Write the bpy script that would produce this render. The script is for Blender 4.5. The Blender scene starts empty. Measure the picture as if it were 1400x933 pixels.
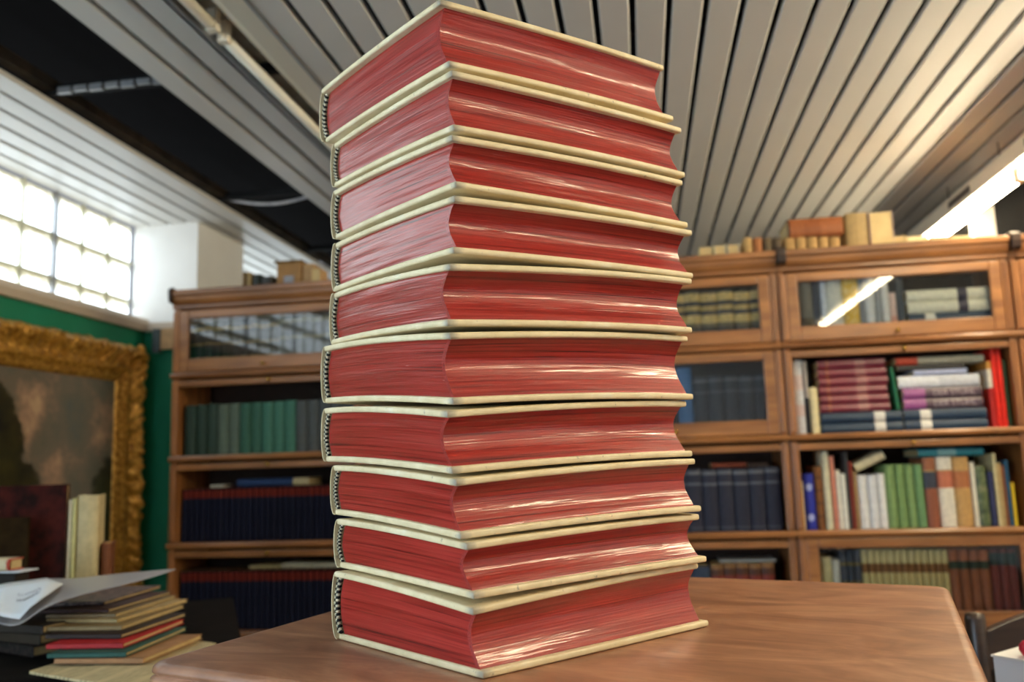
import bpy, bmesh, math, random
import numpy as np
from mathutils import Vector, Matrix, noise as mnoise
random.seed(7)
S = bpy.context.scene
COL = S.collection
# ------------------------------------------------------------------ camera
F = 1166.0; ZC = 1.11
def rot(p, r, y):
    cp, sp, cr, sr, cy, sy = math.cos(p), math.sin(p), math.cos(r), math.sin(r), math.cos(y), math.sin(y)
    Y = np.array([[cy, -sy, 0], [sy, cy, 0], [0, 0, 1]])
    B = np.array([[1, 0, 0], [0, 0, -1], [0, 1, 0]])
    P = np.array([[1, 0, 0], [0, cp, sp], [0, -sp, cp]])
    R = np.array([[cr, -sr, 0], [sr, cr, 0], [0, 0, 1]])
    return R @ P @ B @ Y
CM = rot(math.radians(8.2), math.radians(-1.85), math.radians(-8.45))
CC = np.array([0, 0, ZC])
def ray(x, y): return CM.T @ np.array([(x - 700) / F, (y - 466.5) / F, 1.0])
def onz(x, y, z): d = ray(x, y); return CC + d * (z - ZC) / d[2]
def ony(x, y, Y): d = ray(x, y); return CC + d * Y / d[1]
def onx(x, y, X): d = ray(x, y); return CC + d * X / d[0]
cd = bpy.data.cameras.new('camera'); cam = bpy.data.objects.new('camera', cd); COL.objects.link(cam)
rows = np.array([CM[0], -CM[1], -CM[2]]).T
cam.matrix_world = Matrix([list(rows[0]) + [0], list(rows[1]) + [0], list(rows[2]) + [ZC], [0, 0, 0, 1]])
cd.sensor_width = 36; cd.lens = 36 * F / 1400; cd.clip_start = .01
cd.dof.use_dof = True; cd.dof.focus_distance = 1.0; cd.dof.aperture_fstop = 4.0
S.camera = cam
# ------------------------------------------------------------------ light and exposure
W = bpy.data.worlds.new('world'); S.world = W; W.use_nodes = True
W.node_tree.nodes['Background'].inputs[0].default_value = (.75, .8, .9, 1)
W.node_tree.nodes['Background'].inputs[1].default_value = .3
S.view_settings.view_transform = 'Standard'; S.view_settings.look = 'None'
S.view_settings.exposure = 0.3; S.view_settings.gamma = 1.0
S.view_settings.use_curve_mapping = False
WINDOW_POWER = 2.9      # daylight behind the glass blocks
TUBE_POWER = 74.0       # the lit fluorescent tubes
FILL_WINDOW_POWER = 9.5   # glow of the unseen window added to light the stack's left faces
# ------------------------------------------------------------------ materials
def srgb(r, g, b):
    f = lambda c: ((c / 255 + .055) / 1.055) ** 2.4 if c > 10 else c / 255 / 12.92
    return (f(r), f(g), f(b), 1)
class NT:
    def __init__(s, name):
        s.m = bpy.data.materials.new(name); s.m.use_nodes = True; s.t = s.m.node_tree
        s.b = s.t.nodes['Principled BSDF']; s.out = s.t.nodes['Material Output']
    def n(s, kind, **kw):
        x = s.t.nodes.new(kind)
        for k, v in kw.items():
            if k.startswith('i_'): x.inputs[k[2:].replace('_', ' ')].default_value = v
            else: setattr(x, k, v)
        return x
    def l(s, a, b): s.t.links.new(a, b)
    def coord(s, which='Object', scale=(1, 1, 1)):
        c = s.n('ShaderNodeTexCoord'); m = s.n('ShaderNodeMapping'); m.inputs['Scale'].default_value = scale
        s.l(c.outputs[which], m.inputs[0]); return m.outputs[0]
    def noise(s, vec, scale, detail=3, rough=.55):
        x = s.n('ShaderNodeTexNoise'); x.inputs['Scale'].default_value = scale; x.inputs['Detail'].default_value = detail
        x.inputs['Roughness'].default_value = rough
        if vec: s.l(vec, x.inputs['Vector'])
        return x.outputs['Fac']
    def ramp(s, fac, stops, interp='LINEAR'):
        x = s.n('ShaderNodeValToRGB'); x.color_ramp.interpolation = interp
        e = x.color_ramp.elements
        while len(e) < len(stops): e.new(0.5)
        for q, (p, c) in zip(e, stops): q.position = p; q.color = c if len(c) == 4 else (*c, 1)
        if fac is not None: s.l(fac, x.inputs[0])
        return x.outputs[0]
    def mix(s, fac, a, b, mode='MIX'):
        x = s.n('ShaderNodeMix', data_type='RGBA', blend_type=mode)
        for sock, v in ((x.inputs[0], fac), (x.inputs[6], a), (x.inputs[7], b)):
            if hasattr(v, 'links'): s.l(v, sock)
            else: sock.default_value = v
        return x.outputs[2]
    def bump(s, h, strength=.3, dist=.002):
        x = s.n('ShaderNodeBump'); x.inputs['Strength'].default_value = strength; x.inputs['Distance'].default_value = dist
        s.l(h, x.inputs['Height']); s.l(x.outputs[0], s.b.inputs['Normal'])
    def base(s, c): s.l(c, s.b.inputs['Base Color']) if hasattr(c, 'links') else setattr(s.b.inputs['Base Color'], 'default_value', c)
    def set(s, **kw):
        for k, v in kw.items(): s.b.inputs[k.replace('_', ' ')].default_value = v
def sc(c, k): return (c[0] * k, c[1] * k, c[2] * k, 1)
MC = {}
def flat(name, c, rough=.6, var=.18, scale=30, spec=.4, metallic=0, stretch=(1, 1, 1)):
    if name in MC: return MC[name]
    t = NT(name); v = t.coord('Object', stretch)
    t.base(t.ramp(t.noise(v, scale), [(.3, sc(c, 1 - var)), (.7, sc(c, 1 + var))]))
    t.set(Roughness=rough, Metallic=metallic); t.b.inputs['Specular IOR Level'].default_value = spec
    MC[name] = t.m; return t.m
def wood(name, dark, light, axis=0, rough=.38, scale=1.0, coat=.2):
    t = NT(name); st = [28, 28, 28]; st[axis] = 1.6
    v = t.coord('Object', tuple(a * scale for a in st))
    n1 = t.noise(v, 1.0, 6, .6); n2 = t.noise(t.coord('Object', (3, 3, 3)), 1.3, 2)
    c1 = t.ramp(n1, [(.3, dark), (.72, light)]); c2 = t.ramp(n2, [(.3, (.78, .78, .78, 1)), (.7, (1.1, 1.1, 1.1, 1))])
    t.base(t.mix(1.0, c1, c2, 'MULTIPLY')); t.set(Roughness=rough, Coat_Weight=coat, Coat_Roughness=.2)
    t.bump(n1, .12, .001); return t.m
def bands(name, stops, rough=.6, axis='Z', var=.15, scale=60, spec=.35):
    """flat print along the spine: stops = [(from, colour)...] along the book's own height"""
    if name in MC: return MC[name]
    t = NT(name); c = t.n('ShaderNodeTexCoord'); sp = t.n('ShaderNodeSeparateXYZ'); t.l(c.outputs['Generated'], sp.inputs[0])
    r = t.ramp(sp.outputs[axis], stops, 'CONSTANT')
    k = t.ramp(t.noise(c.outputs['Object'], scale), [(.3, (1 - var,) * 3), (.7, (1 + var,) * 3)])
    t.base(t.mix(1.0, r, k, 'MULTIPLY')); t.set(Roughness=rough); t.b.inputs['Specular IOR Level'].default_value = spec
    MC[name] = t.m; return t.m
CASE_X = wood('case_wood_x', srgb(116, 70, 34), srgb(190, 128, 72), 0)
CASE_Z = wood('case_wood_z', srgb(114, 68, 32), srgb(186, 124, 70), 2)
DARKCAP = flat('dark_cap', srgb(52, 36, 28), .35)
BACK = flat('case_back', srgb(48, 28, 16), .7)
WHITEP = flat('white_plaster', srgb(232, 232, 230), .8, .03, 6)
GREYP = flat('grey_plaster', srgb(176, 174, 168), .85, .05, 6)
GREEN = flat('green_paint', srgb(22, 132, 98), .6, .06, 5)
BLACKP = flat('black_void', srgb(13, 13, 15), .9, .3, 4)
BRASS = flat('brass', srgb(205, 160, 75), .25, .05, 20, .5, .9)
FLOORM = wood('floor_wood', srgb(70, 48, 32), srgb(110, 78, 54), 0, .5)
SLAT = flat('slat_enamel', srgb(206, 204, 198), .38, .02, 3, .5)
STEEL = flat('grey_steel', srgb(150, 152, 155), .35, .08, 20, .5, .4)
PAGES = flat('page_edges', srgb(200, 176, 126), .85, .18, 12, .2, 0, (1, 1, 1))
def mk_table():
    t = NT('table_veneer')
    v = t.coord('Object', (1.5, 4.2, 4.2)); warp = t.noise(v, 1.3, 4)
    w = t.n('ShaderNodeTexNoise', i_Scale=3.2, i_Detail=7, i_Roughness=.62, i_Distortion=1.6); t.l(v, w.inputs['Vector'])
    c = t.ramp(w.outputs['Fac'], [(.28, srgb(122, 80, 56)), (.5, srgb(158, 110, 80)), (.72, srgb(190, 142, 108))])
    fine = t.noise(t.coord('Object', (14, 170, 170)), 1.0, 3); k = t.ramp(fine, [(.3, (.9, .9, .9)), (.7, (1.06, 1.06, 1.06))])
    t.base(t.mix(1.0, c, k, 'MULTIPLY'))
    r = t.ramp(t.noise(t.coord('Object', (5, 5, 5)), 1.0, 4), [(.3, (.30, .30, .30)), (.7, (.46, .46, .46))])
    t.l(r, t.b.inputs['Roughness']); t.set(Coat_Weight=.12, Coat_Roughness=.3); t.bump(fine, .06, .0006)
    return t.m
TABLE = mk_table()
def mk_red():
    t = NT('polished_red_page_edges')          # UV: u metres along the edge, v metres up the leaves
    n = t.noise(t.coord('UV', (2.2, 270, 1)), 1.0, 5, .72)
    n2 = t.noise(t.coord('UV', (9, 60, 1)), 1.0, 4, .6)
    c = t.ramp(n, [(.33, srgb(56, 8, 8)), (.42, srgb(138, 28, 22)), (.54, srgb(160, 42, 34)), (.75, srgb(176, 58, 48))])
    k = t.ramp(n2, [(.3, (.86, .84, .84)), (.7, (1.1, 1.1, 1.1))])
    c = t.mix(1.0, c, k, 'MULTIPLY')
    n3 = t.noise(t.coord('UV', (24, 420, 1)), 1.0, 3, .5)           # flecks where the colour is rubbed off
    c = t.mix(t.ramp(n3, [(.76, (0, 0, 0)), (.80, (1, 1, 1))]), c, srgb(220, 160, 146))
    t.base(c)
    r = t.ramp(n2, [(.3, (.30, .30, .30)), (.7, (.46, .46, .46))]); t.l(r, t.b.inputs['Roughness'])
    t.set(Coat_Weight=.6, Coat_Roughness=.12); t.b.inputs['Specular IOR Level'].default_value = .28
    h = t.n('ShaderNodeMath', operation='ADD'); t.l(n, h.inputs[0]); t.l(t.noise(t.coord('UV', (14, 240, 1)), 1.0, 3, .6), h.inputs[1])
    t.bump(h.outputs[0], .5, .0008); return t.m
RED = mk_red()
def mk_vellum(corners=False):
    t = NT('old_vellum_board' if corners else 'old_vellum'); v = t.coord('Object', (1, 1, 1)); n = t.noise(v, 26, 5, .6); s = t.noise(v, 95, 3, .6)
    c = t.ramp(n, [(.3, srgb(216, 196, 150)), (.6, srgb(232, 214, 172)), (.8, srgb(240, 230, 200))])
    c = t.mix(t.ramp(s, [(.66, (0, 0, 0)), (.76, (.75, .75, .75))]), c, srgb(124, 112, 94))
    if corners:                                # grubby, worn corner of the board
        g_ = t.n('ShaderNodeTexCoord'); sp = t.n('ShaderNodeSeparateXYZ'); t.l(g_.outputs['Generated'], sp.inputs[0])
        a = t.n('ShaderNodeMath', operation='ADD'); t.l(sp.outputs['X'], a.inputs[0]); t.l(sp.outputs['Y'], a.inputs[1])
        m = t.n('ShaderNodeMath', operation='MULTIPLY_ADD'); t.l(n, m.inputs[0]); m.inputs[1].default_value = .06; t.l(a.outputs[0], m.inputs[2])
        c = t.mix(t.ramp(m.outputs[0], [(.035, (.75, .75, .75)), (.075, (0, 0, 0))]), c, srgb(120, 114, 106))
    t.base(c); t.set(Roughness=.5, Coat_Weight=.1, Coat_Roughness=.35); t.bump(n, .25, .001); return t.m
VELLUM = mk_vellum(); VELLUM_B = mk_vellum(True)
HB_DARK = flat('headband_dark', srgb(22, 20, 18), .8); HB_LIGHT = flat('headband_cream', srgb(206, 196, 164), .8)
def emit(name, c, s):
    t = NT(name); t.base((.8, .8, .8, 1)); t.set(Emission_Strength=s, Emission_Color=c); return t.m
TUBE_ON = emit('lit_tube', (1.0, .85, .58, 1), TUBE_POWER)
TUBE_OFF = flat('unlit_tube', srgb(232, 226, 208), .3, .02, 5, .5)
CREAM = flat('cream_enamel', srgb(226, 216, 194), .35, .03, 5, .5)
def mk_block():
    t = NT('glass_block'); v = t.coord('Generated', (9, 9, 1.6)); n = t.noise(v, 1.0, 4, .6)
    c = t.n('ShaderNodeTexCoord'); sp = t.n('ShaderNodeSeparateXYZ'); t.l(c.outputs['Generated'], sp.inputs[0])
    a = t.n('ShaderNodeMath', operation='ADD'); t.l(sp.outputs['Z'], a.inputs[0])
    m = t.n('ShaderNodeMath', operation='MULTIPLY'); m.inputs[1].default_value = .55; t.l(n, m.inputs[0]); t.l(m.outputs[0], a.inputs[1])
    lime = t.ramp(a.outputs[0], [(0.0, (.95, .98, 1.0)), (.999, (.95, .98, 1.0))])
    m2 = t.n('ShaderNodeMapRange'); t.l(a.outputs[0], m2.inputs[0]); m2.inputs[1].default_value = 1.02; m2.inputs[2].default_value = 1.2
    e = t.mix(m2.outputs[0], (.80, .91, 1.0, 1), srgb(188, 180, 146))
    st = t.n('ShaderNodeMapRange'); t.l(m2.outputs[0], st.inputs[0]); st.inputs[3].default_value = WINDOW_POWER; st.inputs[4].default_value = .55
    t.base((.7, .75, .75, 1)); t.set(Roughness=.15); t.l(e, t.b.inputs['Emission Color']); t.l(st.outputs[0], t.b.inputs['Emission Strength'])
    return t.m
BLOCK = mk_block()
def mk_pane():
    t = NT('cabinet_glass'); nt = t.t
    tr = t.n('ShaderNodeBsdfTransparent'); gl = t.n('ShaderNodeBsdfGlossy'); gl.inputs['Roughness'].default_value = .01
    tr.inputs[0].default_value = (.97, .98, .975, 1)
    fr = t.n('ShaderNodeFresnel'); fr.inputs[0].default_value = 1.45
    mx = t.n('ShaderNodeMixShader'); t.l(fr.outputs[0], mx.inputs[0]); t.l(tr.outputs[0], mx.inputs[1]); t.l(gl.outputs[0], mx.inputs[2])
    t.l(mx.outputs[0], t.out.inputs[0]); return t.m
PANE = mk_pane()
# ------------------------------------------------------------------ mesh helpers
class MB:
    def __init__(s): s.v = []; s.f = []; s.mi = []
    def add(s, vs, fs, m=0):
        o = len(s.v); s.v += [tuple(map(float, p)) for p in vs]; s.f += [tuple(i + o for i in f) for f in fs]; s.mi += [m] * len(fs); return s
    def box(s, x0, x1, y0, y1, z0, z1, m=0):
        return s.add([(x0, y0, z0), (x1, y0, z0), (x1, y1, z0), (x0, y1, z0), (x0, y0, z1), (x1, y0, z1), (x1, y1, z1), (x0, y1, z1)],
                     [(0, 3, 2, 1), (4, 5, 6, 7), (0, 1, 5, 4), (1, 2, 6, 5), (2, 3, 7, 6), (3, 0, 4, 7)], m)
    def prism(s, prof, ax, a0, a1, m=0):
        """closed 2-D profile swept along axis ax (0 x: profile is y,z; 1 y: x,z; 2 z: x,y)"""
        n = len(prof); vs = []
        for a in (a0, a1):
            for p, q in prof: vs.append(((a, p, q), (p, a, q), (p, q, a))[ax])
        fs = [(i, (i + 1) % n, n + (i + 1) % n, n + i) for i in range(n)] + [tuple(range(n - 1, -1, -1)), tuple(range(n, 2 * n))]
        return s.add(vs, fs, m)
    def tube(s, pts, r, seg=10, m=0, caps=True):
        pts = [Vector(p) for p in pts]; rr = r if hasattr(r, '__len__') else [r] * len(pts); vs = []; fs = []
        up = Vector((0, 0, 1))
        for i, p in enumerate(pts):
            d = (pts[min(i + 1, len(pts) - 1)] - pts[max(i - 1, 0)]).normalized()
            a = d.cross(up if abs(d.z) < .95 else Vector((1, 0, 0))).normalized(); b = d.cross(a)
            for k in range(seg):
                t = 2 * math.pi * k / seg; vs.append(p + a * math.cos(t) * rr[i] + b * math.sin(t) * rr[i])
        for i in range(len(pts) - 1):
            for k in range(seg): fs.append((i * seg + k, i * seg + (k + 1) % seg, (i + 1) * seg + (k + 1) % seg, (i + 1) * seg + k))
        if caps: fs += [tuple(range(seg)), tuple(range(len(vs) - 1, len(vs) - seg - 1, -1))]
        return s.add(vs, fs, m)
    def lathe(s, prof, c, seg=16, m=0):
        n = len(prof); vs = []; fs = []
        for r, z in prof:
            for k in range(seg): t = 2 * math.pi * k / seg; vs.append((c[0] + r * math.cos(t), c[1] + r * math.sin(t), c[2] + z))
        for i in range(n - 1):
            for k in range(seg): fs.append((i * seg + k, i * seg + (k + 1) % seg, (i + 1) * seg + (k + 1) % seg, (i + 1) * seg + k))
        fs += [tuple(range(seg - 1, -1, -1)), tuple(range((n - 1) * seg, n * seg))]
        return s.add(vs, fs, m)
    def grid(s, P, m=0, closed=False):
        """P[i][j] points"""
        ni, nj = len(P), len(P[0]); vs = [p for r in P for p in r]; fs = []
        for i in range(ni - 1):
            for j in range(nj if closed else nj - 1): k = (j + 1) % nj; fs.append((i * nj + j, i * nj + k, (i + 1) * nj + k, (i + 1) * nj + j))
        return s.add(vs, fs, m)
    def mesh(s, name, mats, smooth=False, off=None):
        me = bpy.data.meshes.new(name)
        v = s.v if off is None else [(a - off[0], b - off[1], c - off[2]) for a, b, c in s.v]
        me.from_pydata(v, [], s.f)
        for m in (mats if isinstance(mats, (list, tuple)) else [mats]): me.materials.append(m)
        me.polygons.foreach_set('material_index', s.mi)
        bm = bmesh.new(); bm.from_mesh(me); bmesh.ops.recalc_face_normals(bm, faces=bm.faces); bm.to_mesh(me); bm.free()
        if smooth: me.polygons.foreach_set('use_smooth', [True] * len(me.polygons))
        me.update(); return me
    def build(s, name, mats, parent=None, smooth=False, bevel=0, loc=None, seg=2, world=False):
        off = None
        if parent is not None and world: off = tuple(parent.location)
        if parent is None and loc is not None: off = loc
        o = bpy.data.objects.new(name, s.mesh(name, mats, smooth, off)); COL.objects.link(o)
        if parent is not None: o.parent = parent
        elif loc is not None: o.location = loc
        if bevel:
            b = o.modifiers.new('bevel', 'BEVEL'); b.width = bevel; b.segments = seg; b.limit_method = 'ANGLE'; b.angle_limit = .6
        return o
def tag(o, label, cat, group=None):
    o['label'] = label; o['category'] = cat
    if group: o['group'] = group
    return o
def struct(o, label=None, cat=None):
    o['kind'] = 'structure'
    if label: o['label'] = label
    if cat: o['category'] = cat
    return o
def thing(name, label, cat, loc=(0, 0, 0), rz=0, group=None):
    o = bpy.data.objects.new(name, None); COL.objects.link(o); o.location = loc; o.rotation_euler = (0, 0, rz); o.empty_display_size = .05
    return tag(o, label, cat, group)
def share(src, parent, loc=(0, 0, 0), rotm=None):
    o = src.copy(); COL.objects.link(o); o.parent = parent; o.location = loc; return o
# ------------------------------------------------------------------ room
HC = 2.35; XW = -2.47; XR = 3.4; YB = 6.4; YF = -2.6
b = MB().box(XW - .2, XR + .1, YF, YB, -.05, 0); struct(b.build('floor', FLOORM), 'dark wooden floor of the shop', 'floor')
b = MB().box(XW, -2.40, YF, 3.84, 0, 1.81); struct(b.build('wall_left', GREEN), 'green painted wall below the glass block window', 'wall')
b = MB().box(-2.56, -2.47, YF, YB, 1.5, 1.78).box(-2.56, -2.47, 3.84, YB, 0, 1.78); struct(b.build('wall_left_back', GREYP), 'plastered outer wall behind the window ledge', 'wall')
b = MB().box(XW, XR, YB, YB + .1, 0, HC + .6); struct(b.build('wall_back', WHITEP), 'white wall far behind the bookcases', 'wall')
b = MB().box(XR, XR + .1, YF, YB, 0, HC + .6); struct(b.build('wall_right', WHITEP), 'white wall on the right of the room', 'wall')
b = MB().box(XW, XR, YF - .1, YF, 0, HC + .6); struct(b.build('wall_front', WHITEP), 'white wall behind the camera', 'wall')
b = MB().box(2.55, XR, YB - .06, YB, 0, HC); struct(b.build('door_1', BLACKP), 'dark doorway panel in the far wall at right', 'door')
b = MB().box(XW, -2.13, 3.84, 4.33, 1.84, HC + .02); struct(b.build('wall_pillar', WHITEP), 'white pillar beside the glass block window', 'wall')
b = MB().box(XW, -2.13, 3.84, 4.33, 0, 1.81); struct(b.build('wall_pillar_base', GREEN), 'green painted foot of the pillar behind the bookcase', 'wall')
b = MB().prism([(XW, 1.81), (-2.375, 1.81), (-2.37, 1.845), (-2.385, 1.873), (XW, 1.873)], 1, YF, 3.84)
b.box(XW, -2.11, 3.815, 3.84, 1.81, 1.85)
struct(b.build('trim_1', flat('ledge_beige', srgb(196, 180, 160), .6, .06, 8)), 'beige window ledge along the top of the green wall', 'ledge')
b = MB().box(-2.33, -2.29, 3.79, 3.815, 1.70, 1.815); struct(b.build('trim_2', flat('grey_bracket', srgb(70, 82, 84), .6)), 'dark grey bracket under the ledge end', 'bracket')
b = MB().box(-2.285, -2.16, 3.79, 3.815, 1.715, 1.815); struct(b.build('trim_3', flat('tan_bracket', srgb(178, 142, 98), .6)), 'tan wooden block under the ledge end', 'bracket')
b = MB().box(1.68, XR, 4.16, 4.22, 0, HC - .002); struct(b.build('wall_partition', BLACKP), 'black partition behind the hanging lamp at right', 'wall')
b = MB().box(1.585, 1.678, 4.16, 4.22, 0, HC - .002); struct(b.build('trim_4', GREYP), 'white post at the end of the black partition', 'post')
# ceiling: dark void with metal slats
ceil = struct(MB().box(XW - .1, XR + .1, YF - .1, YB + .1, HC + .45, HC + .5).build('ceiling', BLACKP), 'slatted metal ceiling with a dark void above', 'ceiling')
P = .1015; PW = .083
sl = MB().prism([(-PW / 2, .016), (-PW / 2, .003), (-PW / 2 + .003, 0), (PW / 2 - .003, 0), (PW / 2, .003), (PW / 2, .016), (PW / 2 - .0015, .016), (PW / 2 - .0015, .004), (-PW / 2 + .0015, .004), (-PW / 2 + .0015, .016)], 1, YF, YB)
slm = sl.mesh('slat', SLAT)
def slat(x, tilt=0, z=0):
    o = bpy.data.objects.new('slat', slm); COL.objects.link(o); o.parent = ceil; o.location = (x, 0, HC + z); o.rotation_euler[1] = tilt
x = -2.43
for i in range(6): slat(x + i * .0985, random.uniform(-.02, .02), random.uniform(0, .004))
slat(-1.425); slat(-1.324); slat(-1.222)
x = -.93
while x < XR - .04: slat(x); x += P
for y in (-1.2, .6, 2.43, 3.6, 4.6, 5.6):
    MB().box(XW, XR, y - .012, y + .012, HC + .018, HC + .05).build('carrier_rail', BLACKP, ceil)
c = MB()
for k in range(7): c.box(-1.84 + k * .056, -1.84 + k * .056 + .046, 2.405, 2.417, HC + .012 + .004 * (k % 2), HC + .034)
c.build('hanging_strip', STEEL, ceil)
b = MB(); p0, p1 = onz(318, 274, HC + .03), onz(428, 267, HC + .03)
b.tube([p0 + (p1 - p0) * t + np.array([0, 0, -.03 * math.sin(math.pi * t)]) for t in np.linspace(-.1, 1.1, 12)], .007, 8)
tag(b.build('ceiling_cable', flat('cable_grey', srgb(190, 190, 195), .5), smooth=True), 'pale grey cable sagging across the dark ceiling opening', 'cable')
MB().box(-1.90, -1.86, YF, YB, HC + .03, HC + .07).build('edge_beam', flat('dirty_beam', srgb(70, 60, 48), .8, .5, 9), ceil)
# glass block windows
def window(nm, y0, y1, label):
    w = struct(MB().box(XW - .085, XW - .08, y0, y1, 1.78, HC).build(nm, flat('mortar', srgb(190, 190, 170), .8)), label, 'window')
    n = round((y1 - y0) / .1925); st = (y1 - y0) / n; proto = None
    for i in range(n):
        for r in range(3):
            z0 = 2.35 - .19 * (r + 1); ya = y0 + i * st
            if proto is None:
                g = []; hw = st / 2 - .004; hh = .19 / 2 - .004
                for a in np.linspace(-1, 1, 7):
                    g.append([(.022 * (1 - abs(a) ** 4) * (1 - abs(c) ** 4) - .02, a * hw, c * hh) for c in np.linspace(-1, 1, 7)])
                proto = MB().grid(g).box(-.075, -.022, -hw, hw, -hh, hh).mesh('glass_block', BLOCK, True)
            o = bpy.data.objects.new('glass_block', proto); COL.objects.link(o); o.parent = w; o.location = (XW, ya + st / 2, z0 + .095)
    for i in range((n - 3) % 4, n, 4):
        MB().box(XW - .03, XW + .004, y0 + i * st - .007 , y0 + i * st + .007, 1.78, HC).build('mullion', STEEL, w)
    for i in range(n): MB().box(XW - .06, XW - .004, y0 + i * st - .004, y0 + i * st + .004, 1.78, HC).build('mortar_joint', flat('mortar', (0, 0, 0, 1)), w)
    for z in (1.97, 2.16): MB().box(XW - .06, XW - .006, y0, y1, z - .004, z + .004).build('mortar_joint', flat('mortar', (0, 0, 0, 1)), w)
window('window_1', 3.84 - .1925 * 32, 3.84, 'long high window of glass blocks above the green wall')
window('window_2', 4.33, 4.33 + .1925 * 10, 'bright glass block window beyond the white pillar')
X3 = -2.40                                     # unseen window, added behind the camera to throw cool light on the stack
w3 = MB()
for ya, yb, za, zb in ((-2.46, -2.40, .32, 1.76), (-1.33, -1.27, .32, 1.76), (-.20, -.14, .32, 1.76), (-2.46, -.14, 1.74, 1.80), (-2.46, -.14, .26, .32)): w3.box(X3, X3 + .05, ya, yb, za, zb)
w3 = struct(w3.build('window_fill', WHITEP), 'added glowing window left of the camera, lighting the stack', 'window')
FILL_PANE = emit('glowing_fill_pane', (.61, .80, 1.0, 1), FILL_WINDOW_POWER)
for ya, yb in ((-2.40, -1.33), (-1.27, -.20)): MB().box(X3 + .008, X3 + .014, ya, yb, .32, 1.74).build('pane', FILL_PANE, w3)
# recessed unlit light fitting
f = thing('recessed_light', 'recessed ceiling light fitting with unlit tubes and cream reflector', 'light', (-1.08, 2.0, HC))
LY0, LY1 = -4.55, 4.35
MB().box(-.105, -.098, LY0, LY1, -.004, .10).box(.098, .105, LY0, LY1, -.004, .10).box(-.105, .105, LY0, LY1, .10, .105).build('housing', STEEL, f)
MB().prism([(-.016, .05), (.004, .012), (.03, .002), (.098, .0), (.098, .004), (.03, .006), (.008, .015), (-.012, .052)], 1, LY0, LY1).build('reflector', CREAM, f)
MB().box(-.075, -.012, LY0, LY1, .052, .056).build('gear_tray', flat('gear_grey', srgb(150, 144, 130), .5), f)
MB().prism([(-.105, -.004), (-.088, -.004), (-.075, .05), (-.078, .05), (-.09, 0), (-.105, 0)], 1, LY0, LY1).build('flange', STEEL, f)
for ya, yb in ((-1.8, .08), (.19, 2.2), (2.3, 4.2)):
    MB().tube([(-.052, ya, .004), (-.052, yb, .004)], .017, 16).build('tube', TUBE_OFF, f, True)
for y in (.10, .165): MB().box(-.068, -.036, y - .014, y + .014, -.012, .06).box(-.058, -.046, y - .018, y + .018, -.006, .014).build('lamp_holder', CREAM, f, bevel=.003)
# hanging lit fittings
def batten(y0, y1, label):
    f = thing('hanging_batten_light', label, 'light', (1.5, (y0 + y1) / 2, 2.15), group='hanging fluorescent battens'); h = (y1 - y0) / 2
    MB().box(-.056, .056, -h, h, .030, .034).build('reflector', CREAM, f)
    MB().prism([(-.056, .0342), (-.05, .105), (.05, .105), (.056, .0342)], 1, -h, h).build('body', CREAM, f)
    for s in (-.45, .35): MB().box(-.056, -.0515, s, s + .26, .055, .085).build('vent_slot', DARKCAP, f)
    for a, c in ((-h + .03, -.035), (.035, h - .03)): MB().tube([(0, a, 0), (0, c, 0)], .019, 16).build('tube', TUBE_ON, f, True)
    for y in (-h + .015, -.018, .018, h - .015): MB().box(-.016, .016, y - .012, y + .012, -.02, .0298).build('lamp_holder', CREAM, f, bevel=.003)
    for y in (-h + .5, .16, h - .5):
        MB().tube([(0, y, .105), (.0, y, .20)], .0025, 6).lathe([(.006, 0), (.014, .008), (.014, .02), (.005, .03)], (0, y, .10), 10).build('hanger', DARKCAP, f)
batten(2.2, 4.7, 'lit fluorescent batten hanging above the right bookcase')
batten(-.5, 2.05, 'lit fluorescent batten hanging to the right of the table')
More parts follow.
